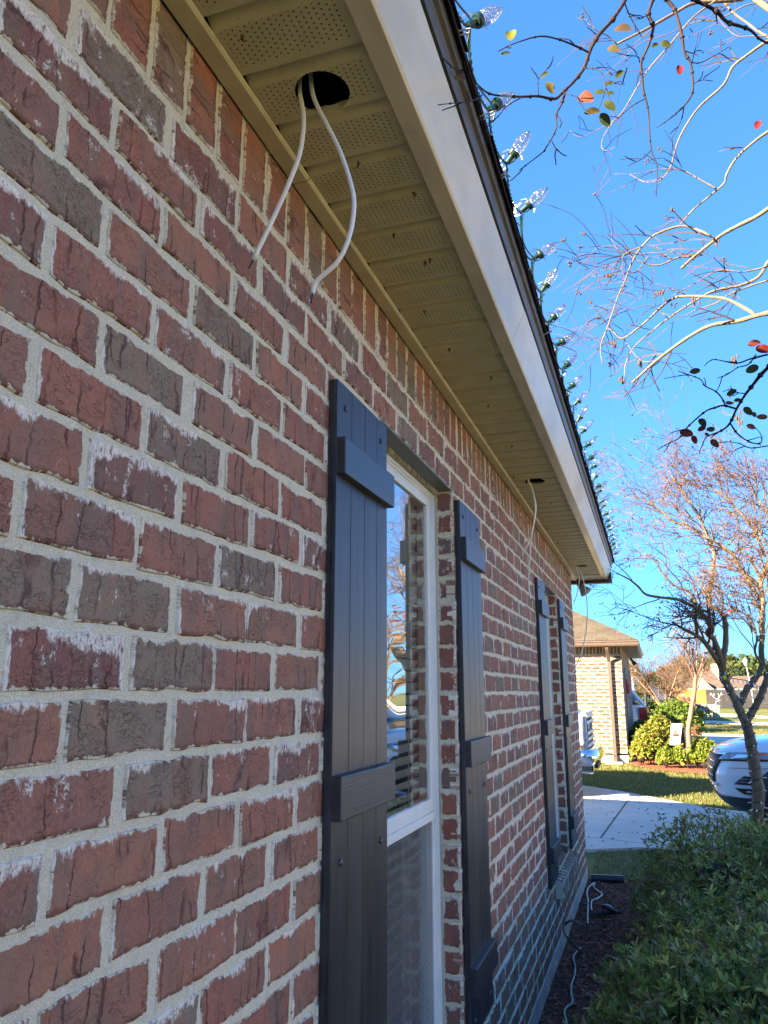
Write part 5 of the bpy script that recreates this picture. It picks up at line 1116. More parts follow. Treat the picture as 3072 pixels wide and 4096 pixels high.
for sg in (-1, 1):
    wrap('headlight', [(sg * .54, .868), (sg * .918, .900), (sg * .912, .985), (sg * .60, .955)], M['pale_lens'], su, .020, 10); wrap('headlight_trim', [(sg * .56, .850), (sg * .918, .880), (sg * .918, .902), (sg * .56, .868)], M['car_black'], su, .012)
    wrap('fog_light_recess', [(sg * .70, .60), (sg * .885, .60), (sg * .890, .695), (sg * .76, .70)], M['car_black'], su, .008); 
    for z in (.628, .662): wrap('recess_slat', [(sg * .74, z), (sg * .878, z), (sg * .878, z + .007), (sg * .74, z + .007)], M['rim'], su, .012)
    wrap('headlight_core', [(sg * .68, .890), (sg * .76, .895), (sg * .77, .945), (sg * .69, .94)], M['chrome'], su, .028); wrap('headlight_core', [(sg * .82, .905), (sg * .88, .91), (sg * .88, .96), (sg * .83, .955)], M['chrome'], su, .028); wrap('bumper_crease', [(sg * .66, .775), (sg * .92, .80), (sg * .92, .808), (sg * .66, .782)], M['rim'], su, .006)
    wrap('lower_recess', [(sg * .74, .495), (sg * .85, .495), (sg * .875, .56), (sg * .70, .56)], M['car_black'], su, .008)
wrap('lower_bumper', [(-.87, .30), (.87, .30), (.918, .455), (-.918, .455)], M['car_black'], su, .012, 14)
for sg in (-1, 1):
    a = MB(); a.box((.50, sg * .86, .29), (4.1, sg * .935, .46)); a.build('side_cladding', M['car_black'], su, bevel=.02)
    for s in (.80, 3.55):
        a = MB(); a.lathe([(.30, 0), (.455, .0), (.455, .04), (.30, .04)], (s, sg * .935, .39), (0, -sg, 0), 32); a.lathe([(.02, .005), (.37, .005), (.37, .03), (.02, .03)], (s, sg * .930, .345), (0, -sg, 0), 32); a.build('wheel_arch', M['car_black'], su)
        wheel(su, s, sg * .945, .345)
    a = MB(); a.sphere((1.45, sg * 1.0, 1.20), .10, 10, 6, None, (.8, 1.0, .75)); a.build('mirror', M['paint_white'], su, smooth=True)
a = MB(); a.add([(.42, -.934, .935), (.66, -.938, .975), (.45, -.934, .975)], [(0, 1, 2)]); a.add([(.42, -.934, .905), (.42, -.934, .935), (.45, -.934, .975), (.34, -.93, .975)], [(0, 1, 2, 3)]); a.build('side_marker', M['red_reflector'], su)

# white SUV in front of the neighbour's garage, tail towards us
tl = onY(*Q(2250, 2500, 3.6875)(1255, 1150), 28.6)
s2 = veh('parked_suv', 'white SUV seen tail first beyond the neighbour brick corner, red tail light above the hedge', (tl.x - 4.9, 28.9, .01), False, 'car')
low = [(.25, .10, 4.7, .93, 4), (.45, 0, 4.88, .98, 4), (.70, 0, 4.9, 1.0, 4), (1.0, .05, 4.86, 1.0, 4), (1.15, .5, 4.80, .97, 4), (1.22, 1.1, 4.76, .93, 4)]
V, F = slices(low, 36); a = MB(); a.add(V, F); a.build('body', M['paint_pure'], s2, smooth=True)
V, F = slices([(1.20, 1.2, 4.74, .90, 4), (1.5, 1.6, 4.52, .84, 4), (1.78, 1.95, 4.30, .78, 4)], 36); a = MB(); a.add(V, F); a.build('windows', M['car_glass'], s2, smooth=True)
V, F = slices([(1.76, 1.95, 4.38, .79, 4), (1.86, 2.0, 4.42, .76, 4), (1.90, 2.4, 4.3, .6, 4)], 36); a = MB(); a.add(V, F); a.build('roof', M['paint_pure'], s2, smooth=True)
for sg in (-1, 1):
    a = MB(); a.box((4.62, sg * .80, .72), (4.895, sg * .985, 1.16)); a.build('tail_light', M['red_lens'], s2, bevel=.03)
    a = MB(); a.tube([(4.80, sg * .90, 1.2), (4.55, sg * .84, 1.5), (4.33, sg * .78, 1.8)], .045, 6); a.build('pillar', M['paint_pure'], s2)
    for s in (.95, 3.9): wheel(s2, s, sg * .99, .37)
a = MB(); a.box((4.80, -.9, .42), (4.98, .9, .64)); a.build('bumper', M['paint_pure'], s2, bevel=.04)

# pickup truck, nose to the right, behind the far corner of our house
M['grille_silver'] = plain('grille_silver', (.62, .62, .62), .28, metal=.4, var=.05); tx = -.38; pk = veh('pickup_truck', 'pale pickup truck nose with tall chrome grille and bumper showing past the far brick corner', (tx, 13.95, .015), True, 'truck')
pk.scale = (1, 1.0, 1.08); pk.rotation_euler = (0, 0, math.pi)       # local +s runs backwards from the nose
V, F = slices([(.50, .10, 5.7, .96, 6), (.62, .06, 5.75, 1.0, 6), (.9, .04, 5.75, 1.01, 6), (1.12, .05, 5.75, 1.0, 6), (1.25, .10, 5.7, .97, 5), (1.33, .28, 5.6, .93, 5)], 44); a = MB(); a.add(V, F); b_ = a.build('body', M['paint_truck'], pk, smooth=True)
V, F = slices([(1.30, 1.5, 4.0, .93, 5), (1.6, 1.9, 3.9, .86, 5), (1.86, 2.25, 3.75, .78, 5)], 40); a = MB(); a.add(V, F); a.build('windows', M['car_glass'], pk, smooth=True)
V, F = slices([(1.85, 2.22, 3.8, .79, 5), (1.93, 2.35, 3.7, .72, 5)], 40); a = MB(); a.add(V, F); a.build('roof', M['paint_truck'], pk, smooth=True)
a = MB(); a.box((.045, -.66, .72), (.10, .66, 1.20)); a.build('grille_mesh', M['car_black'], pk)
a = MB()
for z in (.74, .83, .92, 1.08, 1.17): a.box((-.03, -.70, z - .024), (.06, .70, z + .024))
for t in (-.68, .68): a.box((-.005, t - .03, .70), (.07, t + .03, 1.22))
a.box((-.012, -.70, 1.185), (.07, .70, 1.235)); a.build('grille', M['grille_silver'], pk, bevel=.012)
cu = bpy.data.curves.new('t', 'FONT'); cu.body = 'GMC'; cu.size = .19; cu.extrude = .012; cu.align_x = 'CENTER'; cu.align_y = 'CENTER'; to = bpy.data.objects.new('t', cu); COL.objects.link(to); bpy.context.view_layer.update()
me = bpy.data.meshes.new_from_object(to.evaluated_get(bpy.context.evaluated_depsgraph_get())); bpy.data.objects.remove(to); em = bpy.data.objects.new('emblem', me); COL.objects.link(em); me.materials.clear(); me.materials.append(M['chrome'])
em.parent = pk; em.matrix_local = Matrix(((0, 0, -1, -.022), (-1, 0, 0, 0), (0, 1, 0, 1.0), (0, 0, 0, 1)))
a = MB(); a.box((-.012, -.24, .92), (.03, .24, 1.08)); a.build('emblem_plate', M['chrome'], pk, bevel=.006)
a = MB()
pr_ = [(-.16, .50), (-.19, .54), (-.17, .64), (-.13, .70), (.05, .715), (.10, .50)]
a.add([(s + .10 * max(0, (abs(t) - .7) / .3) ** 2, t, z) for t in (-1.0, -.9, -.7, -.35, 0, .35, .7, .9, 1.0) for s, z in pr_], [(i * 6 + k, (i + 1) * 6 + k, (i + 1) * 6 + (k + 1) % 6, i * 6 + (k + 1) % 6) for i in range(8) for k in range(6)] + [tuple(range(6)), tuple(range(48, 54))[::-1]])
a.build('bumper', M['chrome'], pk, smooth=True)
a = MB(); a.box((-.10, -.85, .36), (.12, .85, .50)); a.build('lower_bumper', M['chrome'], pk, bevel=.03)
a = MB(); a.box((-.135, -.36, .40), (-.08, .36, .56)); a.build('lower_intake', M['car_black'], pk, bevel=.01)
for sg in (-1, 1):
    a = MB(); a.box((.02, sg * .72, .76), (.22, sg * 1.005, 1.20)); a.build('headlight', M['pale_lens'], pk, bevel=.03)
    for s in (1.0, 4.5): wheel(pk, s, sg * 1.0, .41)

# ================================================================ NEIGHBOUR'S HOUSE
NX, NY, NY2, NH = 0.0, 20.4, 27.7, 2.80
nb = empty('brick_house', (-3, 24, 0), 'neighbour house of pale washed brick with brown gutter and downspout, side wall in full sun', 'house'); NI = Matrix.Translation((3, -24, 0))
def np_(o): o.parent = nb; o.matrix_parent_inverse = NI; return o
b = Bricks(); b.rg = np.random.RandomState(3); cy_, cp_ = .0885, .232
for k in range(2, 30):
    z = .26 + cy_ * (k - 1) - .06; 
    if z > 2.42: break
    for n in range(-1, 24):
        a = -cp_ * n - (.116 if k % 2 else 0) - cp_ + b.rg.randn() * .01; a1 = min(a + cp_ - .030, -.002)
        if a1 - a < .04: continue
        b.add((a, NY, z + b.rg.randn() * .003), (1, 0, 0), (0, 0, 1), (0, -1, 0), a1 - a, cy_ - .028, 2, 1, .004)
for n in range(0, 66): b.add((-.085 * n - .075, NY, 2.60), (0, 0, 1), (1, 0, 0), (0, -1, 0), .20, .062, 1, 1, .002)
for n in range(0, 26): b.add((-.232 * n - .21, NY, 2.50), (1, 0, 0), (0, 0, 1), (0, -1, 0), .20, .06, 1, 1, .003)
for k in range(2, 32):     # front, shaded
    z = .26 + cy_ * (k - 1) - .06
    for n in range(0, 33):
        a = NY + cp_ * n + (.116 if k % 2 else 0); a1 = min(a + cp_ - .026, NY2)
        if 22.0 < a < 23.4 and .6 < z < 2.3 or 25.0 < a < 26.4 and .6 < z < 2.3 or a1 - a < .04: continue
        b.add((NX, a, z), (0, 1, 0), (0, 0, 1), (1, 0, 0), a1 - a, cy_ - .026, 1, 1, .003)
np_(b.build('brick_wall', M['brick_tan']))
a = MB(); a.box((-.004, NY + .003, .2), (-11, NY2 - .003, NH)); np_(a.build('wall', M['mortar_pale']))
a = MB(); a.box((.012, NY - .012, -.05), (-11, NY2 + .01, .155)); np_(a.build('foundation', M['slab']))
M['shutter_grey'] = plain('shutter_grey', (.22, .22, .23), .5)
for y in (22.7, 25.7):
    e = empty('window'); np_(e)
    a = MB(); a.box((-.05, y - .5, .75), (.02, y + .5, 2.25)); a.build('frame', M['vinyl'], e); a = MB(); a.box((.0, y - .44, .81), (.024, y + .44, 2.19)); a.build('pane', M['car_glass'], e)
    for sg in (-1, 1): a = MB(); a.box((.0, y + sg * .52, .7), (.045, y + sg * .86, 2.3)); a.build('shutter', M['shutter_grey'], e, bevel=.004)
M['red_bow'] = plain('red_cloth', (.45, .02, .02), .6); a = MB()
p = onX(*Q(2250, 2500, 3.6875)(955, 845), .08)
for sg in (-1, 1): a.sphere((p.x, p.y + sg * .10, p.z + .02), .10, 10, 6, None, (.3, 1, .7)); a.tube([(p.x, p.y, p.z), (p.x + .01, p.y + sg * .07, p.z - .28)], [.02, .035], 5)
tag(a.build('bow', M['red_bow']), 'red bow hung on the shaded front of the neighbour house', 'bow')
M['shingle_tan'] = shingle_mat('shingles_tan', (.132, .108, .078), (.084, .070, .052), (.05, .044, .036), .14, .28, axis='x')
OV = .42; zE = 2.89
def hip(e, put, x0, x1, y0, y1, z, pt, mat, thick=.03):
    a = MB(); h = min(x1 - x0, y1 - y0) / 2; A_, B_, C_, D_ = (x0, y0, z), (x1, y0, z), (x1, y1, z), (x0, y1, z)
    if x1 - x0 > y1 - y0: E_, F_ = (x0 + h, (y0 + y1) / 2, z + pt * h), (x1 - h, (y0 + y1) / 2, z + pt * h); a.quad(A_, B_, F_, E_); a.quad(C_, D_, E_, F_); a.add([B_, C_, F_], [(0, 1, 2)]); a.add([D_, A_, E_], [(0, 1, 2)])
    else: E_, F_ = ((x0 + x1) / 2, y0 + h, z + pt * h), ((x0 + x1) / 2, y1 - h, z + pt * h); a.quad(B_, C_, F_, E_); a.quad(D_, A_, E_, F_); a.add([A_, B_, E_], [(0, 1, 2)]); a.add([C_, D_, F_], [(0, 1, 2)])
    a.quad(D_, C_, B_, A_); o = a.build('roof', mat); return put(o) if put else o
hip(nb, np_, -11.4, .44, NY - .44, NY2 + .44, zE + .035, .56, M['shingle_tan'])
M['soffit_pale'] = plain('soffit_pale', (.26, .23, .17), .6); M['brown_gutter'] = plain('gutter_tan_brown', (.12, .085, .065), .42, var=.08)
a = MB(); a.box((-11.2, NY - .33, NH - .01), (.33, NY2 + .33, NH + .012)); np_(a.build('soffit', M['soffit_pale']))
a = MB(); a.box((-11.2, NY - .345, NH - .02), (.345, NY - .33, NH + .12)); a.box((.33, NY - .33, NH - .02), (.345, NY2 + .33, NH + .12)); np_(a.build('fascia', M['brown_gutter']))
a = MB(); gp2 = [(0, 0), (.07, 0), (.09, .04), (.092, .085), (.112, .10), (.112, .135), (0, .135)]
a.prism([(0, NY - .346 - q, NH - .02 + z) for q, z in gp2], (-11.2, 0, 0), (.455, 0, 0)); a.prism([(.346 + q, 0, NH - .02 + z) for q, z in gp2], (0, NY - .40, 0), (0, NY2 + .3, 0)); np_(a.build('gutter', M['brown_gutter'], bevel=.004))
c7 = Q(2250, 2500, 3.6875); xs = onY(*c7(715, 1000), NY - .08).x
e = empty('downspout'); np_(e); a = MB()
def rect_pipe(mb, pts, wx, wy):
    for p, q in zip(pts[:-1], pts[1:]): mb.prism([(-wx, -wy, 0), (wx, -wy, 0), (wx, wy, 0), (-wx, wy, 0)], p, q)
rect_pipe(a, [(xs, NY - .055, .16), (xs, NY - .055, 2.42), (xs - .02, NY - .32, 2.70), (xs - .02, NY - .36, 2.80)], .042, .032); a.build('pipe', M['brown_gutter'], e, bevel=.006)
a = MB(); a.box((xs - .05, NY - .095, 1.3), (xs + .05, NY - .018, 1.33)); a.box((xs - .05, NY - .095, 2.3), (xs + .05, NY - .018, 2.33)); a.build('strap', M['brown_gutter'], e)
a = MB(); a.prism([(-.045, 0, 0), (.045, 0, 0), (.045, 0, .09), (-.045, 0, .09)], (xs, NY - .05, .07), (xs, NY - .22, .0)); a.build('elbow', M['brown_gutter'], e)
a = MB(); a.tube([(xs + .35, NY - .02, 2.50), (xs + .02, NY - .05, 2.56)], .014, 6); np_(a.build('elbow_shadow_bar', M['fascia_dark']))  # dark tube drawn where the pipe elbow's shadow crosses the wall
sp = MB(); sp.box((xs - .22, NY - .62, -.015), (xs + .18, NY - .12, .02)); tag(sp.build('splash_block', M['slab'], bevel=.01), 'concrete splash block under the neighbour downspout', 'splash block')
f2 = empty('flood_lamp', (.2, NY2 - .3, NH), 'small dark security lamp under the far front corner of the neighbour eave', 'flood lamp'); p = onY(*c7(1040, 535), NY2); a = MB()
a.tube([(p.x - .12, p.y, p.z + .15), (p.x - .02, p.y, p.z + .02)], .04, 8); a.lathe([(.03, 0), (.07, .08), (.08, .16)], (p.x - .02, p.y, p.z + .02), (.5, 0, -.8), 12); sub(f2, a.build('bulb', M['bronze']))

# garden flag
fp = empty('garden_flag', tuple(onZ(2700, 3090, 0)), 'small cream garden flag with a red truck and green tree, before the bushes', 'garden flag'); FY = 18.6
c6 = Q(2480, 2560, 4.097); q4 = [onY(*c6(*p), FY) for p in ((840, 1365), (1025, 1370), (990, 1725), (815, 1718))]
nU, nV = 10, 14; V = []
for j in range(nV + 1):
    for i in range(nU + 1):
        u, v = i / nU, j / nV; p = (q4[0].lerp(q4[1], u)).lerp(q4[3].lerp(q4[2], u), v); V.append((p.x, p.y + .012 * math.sin(u * 5 + v * 3) * v - .02, p.z))
a = MB(); a.add(V, [(j * (nU + 1) + i, j * (nU + 1) + i + 1, (j + 1) * (nU + 1) + i + 1, (j + 1) * (nU + 1) + i) for j in range(nV) for i in range(nU)])
M['cloth_cream'] = plain('cloth_cream', (.72, .70, .55), .9, var=.04); o_ = a.build('cloth', M['cloth_cream'], smooth=True); s_ = o_.modifiers.new('t', 'SOLIDIFY'); s_.thickness = .004; sub(fp, o_)
def onflag(u, v, d=-.036): p = q4[0].lerp(q4[1], u).lerp(q4[3].lerp(q4[2], u), v); return Vector((p.x, p.y + d, p.z))
a = MB(); F_ = lambda pts: a.add([onflag(*p) for p in pts], [tuple(range(len(pts)))])
F_([(.20, .50), (.80, .50), (.80, .57), (.72, .59), (.28, .59), (.20, .57)]); F_([(.52, .44), (.66, .44), (.70, .50), (.50, .50)]); sub(fp, a.build('truck_print', M['red_bow']))
a = MB(); M['green_print'] = plain('green_print', (.05, .16, .05), .9); F_([(.24, .50), (.36, .30), (.48, .50)]); F_([(.30, .42), (.40, .27), (.50, .42)]); sub(fp, a.build('tree_print', M['green_print']))
a = MB()
for u in (.32, .68): F_([(u + .05 * math.cos(t), .59 + .025 * math.sin(t)) for t in np.linspace(0, 6.0, 9)])
sub(fp, a.build('wheel_print', M['tyre']))
cu = bpy.data.curves.new('t', 'FONT'); cu.body = 'Christmas'; cu.size = .062; cu.align_x = 'CENTER'; to = bpy.data.objects.new('t', cu); COL.objects.link(to); bpy.context.view_layer.update(); me = bpy.data.meshes.new_from_object(to.evaluated_get(bpy.context.evaluated_depsgraph_get())); bpy.data.objects.remove(to)
lt = bpy.data.objects.new('lettering', me); COL.objects.link(lt); me.materials.clear(); me.materials.append(plain('ink_grey', (.16, .17, .13), .9)); p = onflag(.5, .20, -.040); lt.matrix_world = Matrix(((1, 0, 0, p.x), (0, 0, -1, p.y), (0, 1, 0, p.z), (0, 0, 0, 1))); lt.parent = fp; lt.matrix_parent_inverse = Matrix.Translation(-fp.location)
a = MB(); t_ = onflag(1.10, -.02); g0 = Vector((t_.x, t_.y, 0)); a.tube([g0, t_, onflag(-.02, -.02)], .006, 6); sub(fp, a.build('stand', M['bronze']))
bp_ = onY(*c6(1075, 1650), 20.6); a = MB(); a.box((bp_.x - .05, 20.6, 0), (bp_.x + .05, 20.72, bp_.z + .28)); a.box((bp_.x - .055, 20.59, bp_.z + .28), (bp_.x + .055, 20.73, bp_.z + .31)); tag(a.build('meter_post', M['black_plastic'], bevel=.01), 'small black post standing behind the slim tree trunk', 'post')

# ================================================================ FAR THINGS
def gx(Fx, Y): return onY(Fx, 2768, Y).x
# second neighbour house
h2 = empty('brick_house', (-6, 46, 0), 'third house down the row, brown roof and white fascia behind the white SUV', 'house'); H2 = Matrix.Translation((6, -46, 0)); hput = lambda o: (setattr(o, 'parent', h2), setattr(o, 'matrix_parent_inverse', H2), o)[2]
e_ = onY(*c7(1125, 665), 44); hip(h2, hput, -12, e_.x, 43.5, 54, e_.z + .1, .45, M['shingle_tan']); a = MB(); a.box((-11.8, 43.4, e_.z - .12), (e_.x - .05, 53.9, e_.z + .1)); hput(a.build('fascia', plain('white_trim', (.62, .60, .54), .5)))
a = MB(); a.box((-11.5, 44.2, 0), (gx(2522, 44), 53.4, e_.z - .1)); hput(a.build('wall', plain('far_brick', (.42, .26, .18), .9, var=.3, scale=9))); a = MB(); a.box((gx(2530, 44), 43.8, 0), (gx(2536, 44), 44.0, e_.z - .1)); hput(a.build('column', bpy.data.materials['white_trim']))
a = MB(); a.tube([(gx(2580, 43), 42.5, 0), (gx(2580, 43), 42.5, 2.6)], .05, 6); a.prism([(0, 0, 0), (0, 0, .9), (1.3, 0, -.1)], (gx(2600, 43), 42.45, 1.3), (gx(2600, 43), 42.5, 1.3)); tag(a.build('house_flag', plain('flag_navy', (.03, .04, .08), .8)), 'dark navy flag drooping from a pole beside the third house', 'flag')
# fences
def fence(x0, x1, Y, h, mat, label, post=2.4):
    e = empty('wooden_fence', (x0, Y, 0), label, 'fence'); a = MB(); x = x0; rg = random.Random(int(x0 * 10))
    while x < x1: a.box((x, Y, .05), (x + .135, Y + .02, h + rg.uniform(-.015, .015)), (1, 1, 1)); x += .142
    o = a.build('pickets', mat); a = MB(); [a.box((x0, Y + .02, z), (x1, Y + .06, z + .09)) for z in (.35, 1.5)]; sub(e, o); sub(e, a.build('rails', mat))
def fmat(name, c):
    g = G(name); p = g.pos(); n = g.noise(g.vmul(p, (7, 1, .6)), 1.0, 4, .7); return g.set(color=g.mix(n, tuple(q * .7 for q in c), tuple(min(1, q * 1.25) for q in c)), rough=.85)
fy = 90; fence(gx(2560, fy), gx(2822, fy), fy, 1.98, fmat('cedar_fence', (.30, .145, .032)), 'warm orange cedar fence across the background behind the decorations')
fence(gx(2823, fy), gx(3230, fy), fy, 1.95, fmat('grey_fence', (.032, .030, .032)), 'weathered dark grey fence joining the orange one at the right')
# houses and trees beyond
def far_house(x0, x1, Y, zr, ze, label, colr, wallc):
    e = empty('house', ((x0 + x1) / 2, Y, 0), label, 'house'); a = MB(); yr = Y + 5
    a.quad((x0, Y, ze), (x1, Y, ze), (x1 - 1.0, yr, zr), (x0 + 1.2, yr, zr)); a.add([(x0, Y, ze), (x0 + 1.2, yr, zr), (x0, Y + 10, ze)], [(0, 1, 2)]); a.add([(x1, Y, ze), (x1, Y + 10, ze), (x1 - 1, yr, zr)], [(0, 1, 2)]); a.quad((x1, Y + 10, ze), (x0, Y + 10, ze), (x0 + 1.2, yr, zr), (x1 - 1, yr, zr)); sub(e, a.build('roof', colr)); a = MB(); a.box((x0 + .5, Y + .6, 0), (x1 - .5, Y + 9.4, ze)); sub(e, a.build('wall', wallc)); a = MB(); a.box((x0, Y - .05, ze - .25), (x1, Y, ze)); sub(e, a.build('fascia', bpy.data.materials['white_trim'])); return e
br = plain('far_roof_brown', (.125, .085, .06), .9, var=.15, scale=1.5); cw = plain('far_wall_cream', (.40, .33, .21), .9, var=.1)
p1 = onY(*c3(1140, 770), 106); p2 = onY(*c3(1600, 920), 100); hz = onY(*c3(1300, 775), 105).z
e = far_house(gx(2560, 100), gx(2905, 100), 100, onY(*c3(1300, 772), 105).z, onY(*c3(1300, 918), 100).z, 'long brown roofed house behind the orange fence, with a cream gable', br, cw)
a = MB(); g1, g2, g3 = onY(*c3(1105, 925), 99), onY(*c3(1225, 925), 99), onY(*c3(1125, 835), 99); a.add([g1, g2, g3, g1 + Vector((0, 6, 0)), g2 + Vector((0, 6, 0)), g3 + Vector((0, 6, 0))], [(0, 1, 2), (0, 2, 5, 3), (2, 1, 4, 5)]); sub(e, a.build('gable', cw))
a = MB(); q = onY(*c3(1228, 760), 108); a.box((q.x - .4, 107.6, q.z - 2.5), (q.x + .4, 108.4, q.z + .7)); sub(e, a.build('chimney', cw))
far_house(gx(2912, 104), gx(3260, 104), 104, onY(*c3(1500, 815), 109).z, onY(*c3(1500, 920), 104).z, 'brown roofed house behind the dark fence at the right', br, cw)
def far_tree(Fx, Fy, Y, w_, h_, label, cols, seed, n=2600):
    top = onY(Fx, Fy, Y); e = empty('leafy_tree', (top.x, Y, 0), label, 'tree', 'leafy trees behind the far houses'); rg = np.random.RandomState(seed); P = []
    for k in range(9):
        c = np.array([top.x + rg.uniform(-.5, .5) * w_ * .75, Y + rg.uniform(-.4, .4) * w_, top.z - h_ * rg.uniform(.12, .6)]); r_ = w_ * rg.uniform(.2, .34); d = rg.randn(n // 9, 3); d /= np.linalg.norm(d, axis=1)[:, None]; P.append(c + d * r_ * (.75 + .3 * rg.rand(n // 9, 1)) * [1, 1, .8])
    P = np.vstack(P); k = P[:, 2] < top.z + .3; P = P[k]; m_ = len(P); D = rg.randn(m_, 3); v, f, c = leaf_mesh(P, D, rg.randn(m_, 3), np.full(m_, w_ * .085), np.full(m_, w_ * .05), np.array(cols)[rg.randint(0, len(cols), m_)], .1); sub(e, fast_mesh('crown', v, f, c, M['leaf_matte']))
    a = MB(); a.tube([(top.x, Y, 0), (top.x, Y, top.z - h_ * .4)], [.3, .15], 8); sub(e, a.build('trunk', M['bark']))
TG = [(.055, .085, .022), (.08, .115, .03), (.11, .13, .04), (.04, .065, .02)]
far_tree(*c3(1420, 675), 130, 12, 9, 'broad green tree above the brown roof, centre of the far row', TG, 1); far_tree(*c3(1540, 705), 128, 9, 8, 'green tree at the right of the far row, beside the lamp post', TG, 2); far_tree(*c3(1190, 665), 135, 9, 9, 'darker green tree left in the far row behind the slim tree', TG, 3); far_tree(*c3(1290, 720), 126, 6, 6, 'small dark conifer like tree between the broad ones', [(.03, .05, .02), (.045, .07, .025)], 4); far_tree(*c3(1690, 730), 127, 9, 7, 'green tree at the right frame edge of the far row', TG, 5)
far_tree(*c3(1000, 740), 120, 8, 6, 'reddish brown tree behind the round bare tree', [(.22, .11, .07), (.16, .10, .05)], 6, 1600)
# street lamp
lp = onY(*c3(1475, 690), 74); e = empty('street_lamp', (lp.x, 74, 0), 'slim grey street lamp with a lantern head before the far trees', 'street lamp'); M['lamp_post'] = plain('lamp_post', (.30, .31, .31), .5)
a = MB(); a.tube([(lp.x + .35, 74, 0), (lp.x + .3, 74, 1), (lp.x + .05, 74, lp.z - .5)], [.09, .06, .045], 8); sub(e, a.build('post', M['lamp_post'])); a = MB(); a.lathe([(.10, -.45), (.24, -.05), (.26, .0), (.10, .18), (.03, .25)], (lp.x, 74, lp.z), (0, 0, 1), 10); sub(e, a.build('lantern', M['lamp_post']))
# green utility boxes
M['util'] = plain('utility_green', (.19, .28, .18), .55, var=.08)
def util(x0, x1, y0, yb, Y, lab, tilt=0):
    a_, b_ = onY(*c3(x0, y0), Y), onY(*c3(x1, yb), Y); e = empty('utility_box', ((a_.x + b_.x) / 2, Y, 0), lab, 'utility box'); w2 = (b_.x - a_.x) / 2; h = a_.z + .02
    a = MB(); a.box((-w2, 0, 0), (w2, .8, h * .86)); o = a.build('cabinet', M['util'], e, bevel=.02); a = MB(); a.prism([(0, -.03, h * .86), (0, .83, h * .86), (0, .8, h), (0, .1, h)], (-w2 - .02, 0, 0), (w2 + .02, 0, 0)); a.build('lid', M['util'], e, bevel=.01); a = MB(); a.box((-w2 * .1, -.012, h * .3), (w2 * .1, 0, h * .5)); a.build('latch', M['bronze'], e); e.rotation_euler = (0, R(tilt), 0)
util(1072, 1168, 1058, 1155, 54, 'wide pale green utility cabinet on the far lawn, left of the wire deer'); util(1208, 1272, 1050, 1158, 54, 'narrow pale green utility cabinet leaning slightly, right of the wire deer', 4)
# wire deer
M['wire_white'] = plain('wire_white', (.70, .70, .68), .5); d0 = onY(*c3(1190, 1125), 56); e = empty('wire_deer', (d0.x, 56, 0), 'white wire deer with antlers on the far lawn between the utility cabinets', 'lawn ornament'); a = MB()
def dl(*pts, r=.022): a.tube([(d0.x + x, 56 + y, z) for x, y, z in pts], r * .7, 4)
for s in (-.12, .12): dl((-.35, s, 0), (-.33, s, .35), (-.30, s, .62)); dl((.28, s, 0), (.25, s, .35), (.28, s, .62)); 
for k in range(6): x = -.38 + .15 * k; dl(*[(x, .15 * math.cos(t), .72 + .15 * math.sin(t)) for t in np.linspace(0, 6.28, 9)])
for t in np.linspace(0, 6.28, 7)[:-1]: dl(*[(x, .16 * math.cos(t), .72 + .16 * math.sin(t)) for x in (-.38, 0, .38)])
sub(e, a.build('body', M['wire_white'])); a = MB()
for s in (-.05, .05): dl((.34, s, .78), (.46, s, 1.05), (.52, s, 1.2)); dl((.52, s, 1.2), (.72, s * .4, 1.14), (.52, s, 1.05))
sub(e, a.build('head', M['wire_white'])); a = MB()
for sg in (-1, 1): dl((.52, 0, 1.2), (.50 + sg * .18, sg * .05, 1.34), (.50 + sg * .34, sg * .08, 1.62)); dl((.50 + sg * .18, 0, 1.34), (.50 + sg * .12, 0, 1.58)); dl((.50 + sg * .28, 0, 1.48), (.50 + sg * .42, 0, 1.52))
sub(e, a.build('antlers', M['wire_white']))
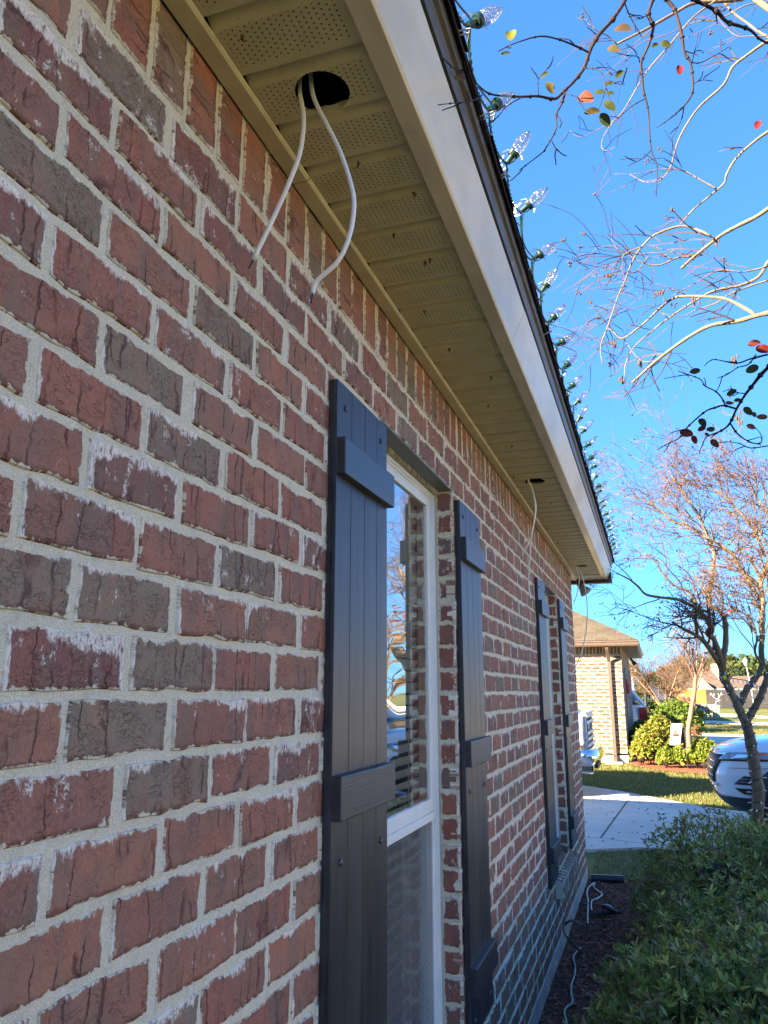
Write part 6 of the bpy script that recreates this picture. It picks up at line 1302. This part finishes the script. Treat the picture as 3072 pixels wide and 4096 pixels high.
# inflatable decorations
M['snow'] = plain('white_nylon', (.78, .78, .78), .6); M['blue_cloth'] = plain('blue_nylon', (.18, .26, .42), .6)
def figure(Fx, Fy, Y, h, kind, lab):
    p = onY(Fx, Fy, Y); e = empty('inflatable_figure', (p.x, Y, 0), lab, 'lawn ornament', None); a = MB(); z0 = p.z - h
    if kind == 'snow':
        a.sphere((p.x, Y, z0 + h * .22), h * .24, 12, 8); a.sphere((p.x, Y, z0 + h * .52), h * .18, 12, 8); a.sphere((p.x, Y, z0 + h * .76), h * .13, 12, 8); sub(e, a.build('body', M['snow'], smooth=True)); a = MB(); a.lathe([(.13 * h, 0), (.10 * h, .1 * h), (.02 * h, .22 * h)], (p.x, Y, z0 + h * .82), (.15, 0, 1), 12); a.lathe([(.15 * h, -.02 * h), (.16 * h, .02 * h)], (p.x, Y, z0 + h * .62), (0, 0, 1), 12); sub(e, a.build('hat', M['red_bow']))
    else:
        a.lathe([(.16 * h, 0), (.20 * h, .15 * h), (.18 * h, .4 * h), (.10 * h, .6 * h)], (p.x, Y, z0), (0, 0, 1), 12); a.tube([(p.x - .15 * h, Y, z0 + .5 * h), (p.x - .3 * h, Y, z0 + .62 * h)], .05 * h, 6); sub(e, a.build('coat', M['blue_cloth' if kind == 'blue' else 'red_bow'], smooth=True)); a = MB(); a.sphere((p.x, Y - .05 * h, z0 + h * .68), h * .11, 10, 7); sub(e, a.build('face', M['snow'], smooth=True)); a = MB(); a.lathe([(.12 * h, 0), (.09 * h, .1 * h), (.02 * h, .2 * h)], (p.x, Y, z0 + h * .75), (.1, 0, 1), 12); sub(e, a.build('hat', M['red_bow'])); a = MB(); a.sphere((p.x + .03, Y, z0 + h * .97), h * .045, 8, 6); sub(e, a.build('pompom', M['snow'], smooth=True))
figure(*c3(868, 975), 60, 1.35, 'snow', 'white snowman figure with red hat, leftmost decoration before the orange fence'); figure(*c3(968, 965), 60, 1.9, 'blue', 'tall figure in blue with a red pointed hat before the orange fence'); figure(*c3(1012, 990), 58, 1.6, 'snow', 'white snowman figure with red hat touching the slim tree trunk'); figure(*c3(1040, 985), 62, 1.4, 'red', 'small red coated figure half hidden by the slim tree trunk')
# unseen houses across the street, added to bounce warm sunlight onto our front wall
wl = plain('cream_brick_far', (.66, .54, .40), .9, var=.12, scale=3); gd = plain('garage_door_white', (.74, .72, .66), .5); rt_ = shingle_mat('shingles_street', (.30, .24, .17), (.22, .175, .12), (.14, .11, .08), .3, .5)
for i, (ya, yb_, lab) in enumerate([(-30, -15, 'unseen cream brick house across the street, behind the camera, added for bounce light'), (-11, 4, 'unseen cream brick house straight across from our front wall, added for bounce light'), (8, 23, 'cream brick house across the street, added for bounce light, mirrored in the window'), (27, 42, 'unseen cream brick house at the far end across the street, added for bounce light')]):
    e = empty('house', (32, (ya + yb_) / 2, 0), lab, 'house', 'added houses across the street'); put = lambda o, e=e: (setattr(o, 'parent', e), setattr(o, 'matrix_parent_inverse', Matrix.Translation(-e.location)), o)[2]
    hip(e, put, 25.4, 38, ya - .5, yb_ + .5, 2.95, .5, rt_); a = MB(); a.box((26, ya, 0), (37.4, yb_, 2.94)); put(a.build('wall', wl))
    a = MB(); a.box((25.95, ya + 1, 0), (26.0, ya + 6, 2.3)); put(a.build('garage_door', gd)); a = MB(); a.box((25.93, ya + 9, .8), (26.0, ya + 11, 2.2)); put(a.build('window', M['car_glass'])); a = MB(); a.box((25.39, ya - .5, 2.75), (25.42, yb_ + .5, 2.95)); put(a.build('fascia', bpy.data.materials['white_trim']))
    sheet('driveway_across', [(20.0, ya + 1), (26, ya + 1), (26, ya + 6), (20.0, ya + 6)], .012, M['concrete'], thick=.05)
